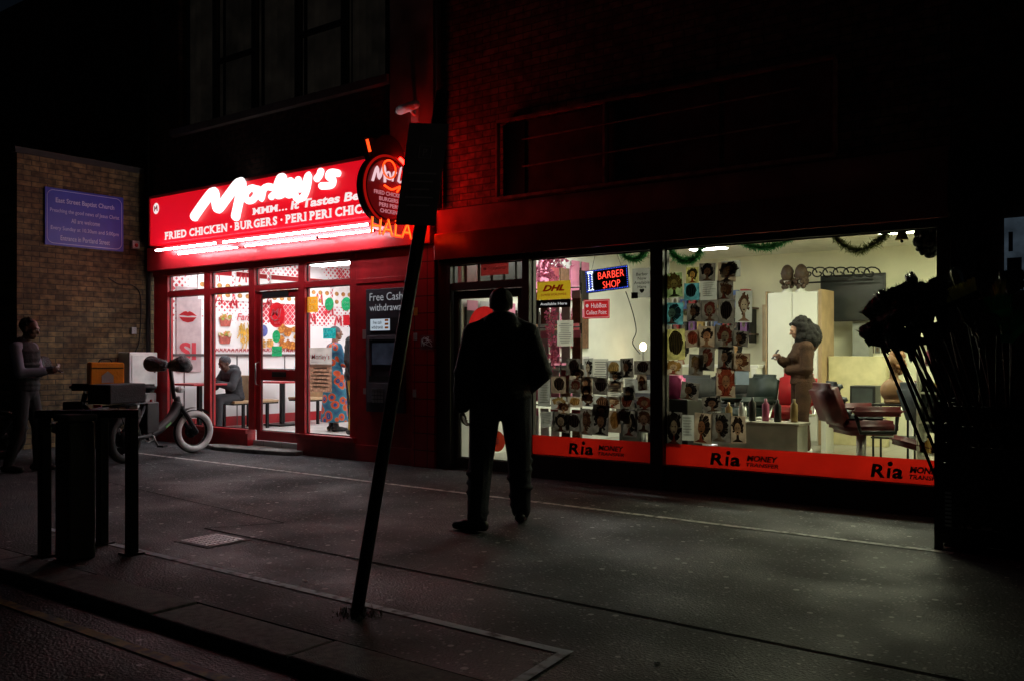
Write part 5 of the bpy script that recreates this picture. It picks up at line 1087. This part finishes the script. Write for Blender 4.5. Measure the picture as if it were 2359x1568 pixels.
# 6 dark person beside
J=pose(); t=person('person in dark coat beside the printed dress, half hidden by the red frame',J,skind); eyes(t,J)
k=MB(); torso(k,J,1.22,a=-.05)
for s in 'LR': limb(k,J,s,1.05,.025,'arm',.97)
k.ell((0,0,.9),(.21,.16,.15)); remeshed('coat',blkj,t,k,.012,4)
k=MB()
k.ell((0,0,.92),(.17,.12,.1))
for s in 'LR': limb(k,J,s,1.02,.014,'leg',.99)
remeshed('trousers',M('ochre_trousers',(.45,.28,.04),.8),t,k,.012,3)
for s in 'LR': shoe(J,s,shoe_m,t)
k=MB(); k.ell(J['hd']+V((0,-.015,.04)),(.083,.1,.09)); remeshed('hair',hairb,t,k,.01,1)
a=gnd(806,1000,.131); put(t,(a.x,a.y+.1,.131),rad(-60),.98)
# ------------------------------------------------------------------ bikes
whitewall=M('white_tyre_wall',(.8,.8,.78),.6,var=.12); bframe=M('black_bike_frame',(.012,.012,.013),.5,var=.3)
def bike(label,loc,rz,white,deck,steer):
    t=thing('electric_bicycle',label,'bicycle'); WB=1.32; r=.29
    ST=Matrix.Translation((1.14,0,0))@Matrix.Rotation(rad(steer),4,'Z')@Matrix.Translation((-1.14,0,0)); ID=Matrix.Identity(4)
    for i,x in enumerate((0,WB)):
        X=ST if i else ID
        k=MB(); k.ring((x,0,r),(0,1,0),r-.09,.014,40,8)
        for a in range(18):
            an=2*PI*a/18; k.cyl((x,.02*(-1)**a,r),(x+(r-.095)*math.cos(an),0,r+(r-.095)*math.sin(an)),.0028,seg=5)
        w=k.xf(X).build('wheel',blackm,t,True); MB().ring((x,0,r),(0,1,0),r-.052,.052,48,12).xf(X).build('tyre',blackr,w,True)
        if white and i:
            k=MB()
            for s in (-1,1): k.ring((x,s*.024,r),(0,1,0),r-.052,.043,48,10)
            k.xf(X).build('whitewall',whitewall,w,True)
        k=MB(); k.cyl((x,-.06,r),(x,.06,r),.095 if i==0 else .045,seg=20); k.cyl((x,.05,r),(x,.058,r),.09,seg=24); k.xf(X).build('hub',blackm,w,True)
        k=MB()
        pts=[(x+(r+.03)*math.cos(a),0,r+(r+.03)*math.sin(a)) for a in [rad(q) for q in (range(20,171,15) if i==0 else range(45,171,15))]]
        for a,b in zip(pts,pts[1:]): k.poly([(a[0],-.06,a[2]),(b[0],-.06,b[2]),(b[0],.06,b[2]),(a[0],.06,a[2])])
        k.xf(X).build('mudguard',blackp,t,True)
    k=MB(); bbk=(.46,0,.30)
    k.tube(catmull([(1.06,0,.68),(.95,0,.52),(.70,0,.38),bbk],5),.065,10); k.tube([bbk,(.34,0,.82)],.034,8); k.cyl((1.10,0,.56),(1.04,0,.76),.045)
    for s in (-1,1): k.tube([(bbk[0],s*.04,bbk[2]),(0,s*.09,r)],.026,7); k.tube([(.37,s*.02,.68),(0,s*.09,r)],.022,7)
    k.build('frame',bframe,t,True)
    k=MB()
    for s in (-1,1): k.tube([(1.10,s*.078,.62),(WB,s*.085,r)],.03,7)
    k.box(1.07,1.13,-.095,.095,.60,.64); k.xf(ST).build('fork',blackp,t)
    MB().tube([(1.04,0,.74),(.98,0,1.17)],.028,8).xf(ST).build('stem',blackp,t,True)
    h=MB().tube(catmull([(.92,-.33,1.20),(.97,-.2,1.18),(.98,0,1.17),(.97,.2,1.18),(.92,.33,1.20)],5),.014,8).xf(ST).build('handlebar',blackp,t,True)
    for s in (-1,1):
        k=MB(); k.caps((.95,s*.13,1.18),(.93,s*.38,1.20),.08,.11); k.caps((.99,s*.2,1.17),(1.02,s*.34,1.16),.065,.075); remeshed('hand_muff',plastic,h,k.xf(ST),.015,2)
    MB().caps((1.10,0,.86),(1.14,0,.86),.045).xf(ST).build('headlight',M('lamp_lens',(.6,.6,.6),.2),t,True)
    MB().box(.36,.60,-.06,.06,.33,.72).build('battery',blackp,t,bevel=.015)
    MB().box(.72,.84,-.069,.069,.40,.425,Matrix.Translation((.78,0,.41))@Matrix.Rotation(rad(-28),4,'Y')@Matrix.Translation((-.78,0,-.41))).build('frame_decal',M('green_decal',(.12,.4,.1),.5),t)
    k=MB(); k.ring(bbk,(0,1,0),.085,.008,28,6); k.cyl((bbk[0],-.055,bbk[2]),(bbk[0],-.045,bbk[2]),.07,seg=20); c=k.build('chainring',steel,t)
    for s,a in ((-1,rad(-60)),(1,rad(120))):
        e=V((bbk[0]+.16*math.cos(a),s*.08,bbk[2]+.16*math.sin(a))); MB().tube([(bbk[0],s*.07,bbk[2]),e],.012,6).build('crank',steel,c,True); 
        MB().box(e.x-.045,e.x+.045,e.y+s*.02 if s>0 else e.y-.11,e.y+.11 if s>0 else e.y-.02,e.z-.012,e.z+.012).build('pedal',blackr,c)
    k=MB()
    for s in (-1,1): k.tube([(.34,s*.07,.72),(-.32,s*.07,.70)],.011,6); k.tube([(-.02,s*.098,r),(-.2,s*.07,.70)],.009,6)
    for x in (-.3,-.15,0,.15): k.cyl((x,-.07,.705),(x,.07,.705),.008,seg=6)
    k.build('rear_rack',blackm,t,True)
    if deck=='box': MB().box(-.44,.20,-.16,.16,.74,.97).build('cargo_box',blackf,t,bevel=.014)
    else: MB().box(-.38,.20,-.17,.17,.725,.80).build('cargo_deck',blackf,t,bevel=.01)
    k=pad(.24,.52,-.1,.1,.86,.95); k.build('saddle',blackl,t,True); MB().tube([(.34,0,.80),(.36,0,.87)],.014,8).build('seat_post',steel,t)
    MB().tube([(.42,.05,.28),(.36,.22,.01)],.011,7).build('kickstand',blackm,t,True); MB().box(-.47,-.445,-.05,.05,.70,.735).build('rear_light',M('rear_lens',(.4,.02,.02),.2),t)
    t.location=loc; t.rotation_euler=(0,0,rz)
    return t
bike('black electric delivery bicycle with a white walled front tyre by the takeaway',(-10.455,-1.944,0),rad(112),True,'box',-24)
p2=V((-11.30,-1.60,0)); d=V((-.62,-.78,0))
bike('second black delivery bicycle carrying the orange bag, behind the near one',p2,math.atan2(d.y,d.x),False,'flat',0)
ob=thing('delivery_bag','orange insulated delivery bag on the rear bicycle','bag')
org_=M('orange_nylon',(1.0,.32,.014),.6,var=.2,scale=6,bump=.2)
pad(-.2,.2,-.19,.19,.0,.42,b=.012).build('bag',org_,ob); MB().box(-.19,.19,-.195,.195,.34,.352).build('zip',ink,ob); 
MB().tube(catmull([(-.08,0,.42),(-.05,0,.46),(.05,0,.46),(.08,0,.42)],4),.010,6).build('handle',blackf,ob,True)
text('lettering','just eat',inkw,ob,(0,.197,.10),.28,.07,V((-1,0,0)),UP,bold=.02); k=MB(); k.prism([(.07,.196,.16),(-.07,.196,.16),(-.07,.196,.25),(0,.196,.31),(.07,.196,.25)],(0,.003,0)); k.build('house_mark',inkw,ob)
ob.location=(p2.x+.10*d.x,p2.y+.10*d.y,.802); ob.rotation_euler=(0,0,math.atan2(d.y,d.x)+.3)
# ------------------------------------------------------------------ leaning street sign
B=gnd(822,1415); lean=RIGHT*.165+UP
st=thing('street_sign','dark leaning signpost with a rectangular plate in the foreground','street sign',B)
ln=lean.normalized(); top=B+lean*2.62
MB().tube([B-ln*.05,top],.033,16).build('pole',M('grey_black_pole',(.02,.02,.022),.5,.3),st,True); MB().ell(top,(.034,.034,.02)).build('cap',blackp,st,True)
pc=atD(973,402,(B-CAM).dot(FWD)-.06); w_,h_=.098,.255
xd=(RIGHT-UP*.03).normalized(); upv=(UP+RIGHT*.135).normalized(); nr=xd.cross(upv).normalized()
def SP(a,b,o=0): return pc+xd*a+upv*b+nr*o
MB().prism([SP(-w_,-h_),SP(w_,-h_),SP(w_,h_),SP(-w_,h_)],nr*-.006).build('sign_plate',M('grimy_plate',(.3,.25,.25),.5,var=.35),st)
dim=M('dim_print',(.75,.65,.65),.6); k=MB()
for i in range(5): 
    ww=.07-.012*(i%3); k.prism([SP(-ww,.0-i*.04,.001),SP(ww,.0-i*.04,.001),SP(ww,.008-i*.04,.001),SP(-ww,.008-i*.04,.001)],nr*.001)
k.build('print_lines',dim,st)
MB().tube([SP(-.03,.08,.002),SP(.03,.08,.002),SP(.03,.14,.002),SP(-.03,.14,.002)],.003,5,True).build('symbol_border',dim,st)
text('lettering','P',dim,st,SP(0,.11,.002),.02,.035,xd,upv)
for b in (.15,-.15): MB().ring(B+lean*(pc.z+b),ln,.038,.006,20,6).build('clip',steel,st)
gr=MB()
for i in range(120):
    a=R.uniform(0,2*PI); rr=R.uniform(.04,.14); p=B+V((math.cos(a)*rr,math.sin(a)*rr,0)); h=R.uniform(.01,.03); q=V((R.gauss(0,.01),R.gauss(0,.01),h)); s=V((.004,0,0)); gr.poly([p-s,p+s,p+q])
tag(gr.build('moss_tuft',M('moss',(.06,.07,.02),.9)),'thin tuft of moss around the foot of the leaning post','moss',kind='stuff')
# ------------------------------------------------------------------ cycle stand and bollard at left
rl_=thing('bike_stand','black square tube cycle stand with flat top rail at the left','cycle stand',gnd(200,1280))
P=[gnd(103,1280),gnd(236,1252),gnd(304,1275)]
ht=.95
for p in P: MB().box(p.x-.032,p.x+.032,p.y-.032,p.y+.032,0,ht-.05).build('leg',blackm,rl_,bevel=.006)
k=MB()
def bar(a,b,w,z0,z1):
    d=(b-a).normalized(); n=V((-d.y,d.x,0))*w; k.prism([V((*(a-n-d*.05).xy,z0)),V((*(b-n+d*.05).xy,z0)),V((*(b+n+d*.05).xy,z0)),V((*(a+n-d*.05).xy,z0))],(0,0,z1-z0))
bar(P[0],P[2],.032,ht-.05,ht); bar(P[1],(P[0]+P[2])*.5,.03,ht-.046,ht-.004); k.build('top_rail',blackm,rl_)
for p in P: MB().box(p.x-.06,p.x+.06,p.y-.06,p.y+.06,0,.012).build('foot_plate',blackm,rl_)
p=gnd(174,1285); bo=thing('bollard','thick black square bollard standing within the cycle stand','bollard',p)
MB().box(p.x-.09,p.x+.09,p.y-.09,p.y+.09,0,.88).build('post',blackp,bo,bevel=.015); MB().box(p.x-.10,p.x+.10,p.y-.10,p.y+.10,.882,.93).build('cap',blackp,bo,bevel=.015)
# ------------------------------------------------------------------ brooms
bc=V((-1.08,-1.02,0))
bn=thing('broom_bin','tall dark slatted bin packed with wrapped brooms at the right','bin',bc)
for sx,sy in ((-1,-1),(1,-1),(-1,1),(1,1)): MB().box(bc.x+sx*.33-.025,bc.x+sx*.33+.025,bc.y+sy*.28-.025,bc.y+sy*.28+.025,0,1.0).build('corner_post',blackp,bn)
for j in range(7):
    z=.05+j*.135
    MB().box(bc.x-.305,bc.x+.305,bc.y-.30,bc.y-.28,z,z+.11).build('slat',blackp,bn); MB().box(bc.x-.35,bc.x-.33,bc.y-.255,bc.y+.255,z,z+.11).build('slat',blackp,bn)
MB().box(bc.x-.3,bc.x+.3,bc.y-.27,bc.y+.25,.02,.04).build('floor',blackp,bn)
a=atY(2185,1170,bc.y-.31); k=MB()
for i in range(9): k.box(a.x-.02,a.x+.02,bc.y-.312,bc.y-.308,a.z-.12+i*.027,a.z-.106+i*.027)
k.build('ticket',M('dull_ticket',(.5,.5,.48),.6),bn)
b2=V((-.42,-1.25,0)); bn2=thing('goods_crate','stacked dark goods crate beside the broom bin','crate',b2)
MB().box(b2.x-.3,b2.x+.3,b2.y-.3,b2.y+.3,0,.95).build('box',blackf,bn2,bevel=.02); k=pad(b2.x-.32,b2.x+.32,b2.y-.32,b2.y+.32,.952,1.30,b=.1)
k.build('wrapped_bundle',plastic,bn2,True)
heads=[(2030,722,6.2,0),(2022,775,6.1,0),(2080,690,6.3,0),(2062,750,6.0,0),(2105,662,6.4,0),(2150,702,6.1,0),(2172,668,6.5,0),(2122,745,5.9,0),(2222,692,6.2,1),(2262,664,6.4,0),(2305,690,6.2,1),(2300,722,6.0,2),(2335,765,5.9,2),(2240,728,6.0,0),(2330,655,6.5,0),(2190,742,5.9,0),(2095,790,6.0,0),(2210,650,6.5,0),(2150,780,5.9,0),(2270,760,5.9,0),(2048,700,6.3,0),(2092,725,6.15,0),(2130,690,6.3,0),(2055,785,5.95,0),(2130,720,6.05,0),(2180,700,6.3,0)]
ylb=M('yellow_bristle',(.8,.72,.2),.7,var=.3,scale=40); grb=M('green_plastic',(.01,.34,.11),.35,var=.3); hnd=[M('broom_handle',(.05,.025,.017),.7,var=.3,spec=.1),M('dark_red_handle',(.05,.016,.016),.7,var=.3,spec=.1),M('dark_handle',(.015,.015,.015),.7,var=.3,spec=.1)]
nn=0
for bi,(u,v,t_,kd) in enumerate(heads):
    h=atD(u,v,t_); f=bc+V((R.uniform(-.24,.24),R.uniform(-.2,.2),.06)); d=(h-f).normalized()
    if kd==0: lab='broom with black plastic wrapped head standing in the dark bin'
    else:
        nn+=1; lab=['','upright broom with yellow bristles left of the other yellow one','upright broom with yellow bristles nearest the right edge','green plastic broom head just below the yellow bristles','lower green plastic broom at the right edge'][nn]
    b=thing('broom',lab,'broom',f,0,'brooms standing in the dark bin' if kd==0 else None)
    MB().cyl(f,h,.011,seg=8).build('handle',hnd[bi%3],b,True)
    x=d.cross(FWD).normalized(); an=R.uniform(-1.1,1.1); y=d.cross(x); x,y=x*math.cos(an)+y*math.sin(an),y*math.cos(an)-x*math.sin(an)
    sk_=R.uniform(-.5,.5); x2=(x*math.cos(sk_)+d*math.sin(sk_)); d2=(d*math.cos(sk_)-x*math.sin(sk_)); x=x2
    T=Matrix((( x.x,y.x,d2.x,h.x),(x.y,y.y,d2.y,h.y),(x.z,y.z,d2.z,h.z),(0,0,0,1)))
    if kd==0: T=T@Matrix.Diagonal((.74,.8,.85,1))
    k=MB(); k.box(-.10,.10,-.03,.03,-.02,.02); k.bm.transform(T); k.build('head',grb if kd==2 else blackp,b,bevel=.008)
    if kd==0:
        k=MB()
        prof=[(.022,.02,-.15),(.03,.025,-.08),(.098,.035,-.028),(.108,.042,.02),(.118,.045,.06),(.124,.042,.095),(.10,.025,.115)]
        rings=[]
        for (a_,b_,z_) in prof:
            rings.append([k.bm.verts.new((a_*max(-.92,min(.92,1.25*math.cos(2*PI*q/16)))*R.uniform(.9,1.08),b_*math.sin(2*PI*q/16)*R.uniform(.7,1.25),z_+R.gauss(0,.008))) for q in range(16)])
        for A_,B_ in zip(rings,rings[1:]):
            for q in range(16): k.bm.faces.new((A_[q],A_[(q+1)%16],B_[(q+1)%16],B_[q]))
        k.bm.faces.new(rings[0][::-1]); k.bm.faces.new(rings[-1])
        for i in range(46):
            p=V((R.uniform(-.11,.11),R.uniform(-.03,.03),.10)); e=p+V((p.x*.25,p.y*.5,R.uniform(.02,.05))); k.poly([p-V((.004,0,0)),p+V((.004,0,0)),e])
        k.bm.transform(T); k.build('wrapped_bristles',plastic,b)
    else:
        k=MB()
        for i in range(140):
            p=V((R.uniform(-.095,.095),R.uniform(-.025,.025),.02)); e=p+V((p.x*.3,p.y*.5,R.uniform(.08,.1))); k.poly([p-V((.004,0,0)),p+V((.004,0,0)),e+V((.003,0,0)),e-V((.003,0,0))])
        k.bm.transform(T); k.build('bristles',ylb if kd==1 else grb,b)
# ------------------------------------------------------------------ world, sun, camera
w=bpy.data.worlds.new('World'); SC.world=w; w.use_nodes=True; nt=w.node_tree
sk=nt.nodes.new('ShaderNodeTexSky'); sk.sky_type='NISHITA'; sk.sun_disc=False; sk.sun_elevation=rad(20); sk.sun_rotation=rad(95)
nt.links.new(sk.outputs[0],nt.nodes['Background'].inputs[0]); nt.nodes['Background'].inputs[1].default_value=.0007
sl=bpy.data.lights.new('fill_sun','SUN'); sl.energy=.006; sl.angle=rad(.5); sl.color=(1,.88,.66); so=bpy.data.objects.new('sun',sl); link(so)  # added faint warm fill for the side wall and pavement
dv=V((-math.cos(rad(20)),.06,-math.sin(rad(20)))); so.rotation_euler=dv.to_track_quat('-Z','Y').to_euler(); so.location=(10,-5,10)
cd=bpy.data.cameras.new('camera'); co=bpy.data.objects.new('camera',cd); link(co)
co.location=CAM; co.rotation_euler=(PI/2,0,TH); cd.sensor_width=36; cd.lens=F/2359*36; cd.shift_y=36/2359; cd.clip_end=500; cd.clip_start=.05
SC.camera=co
SC.view_settings.view_transform='Standard'; SC.view_settings.look='None'; SC.view_settings.exposure=0
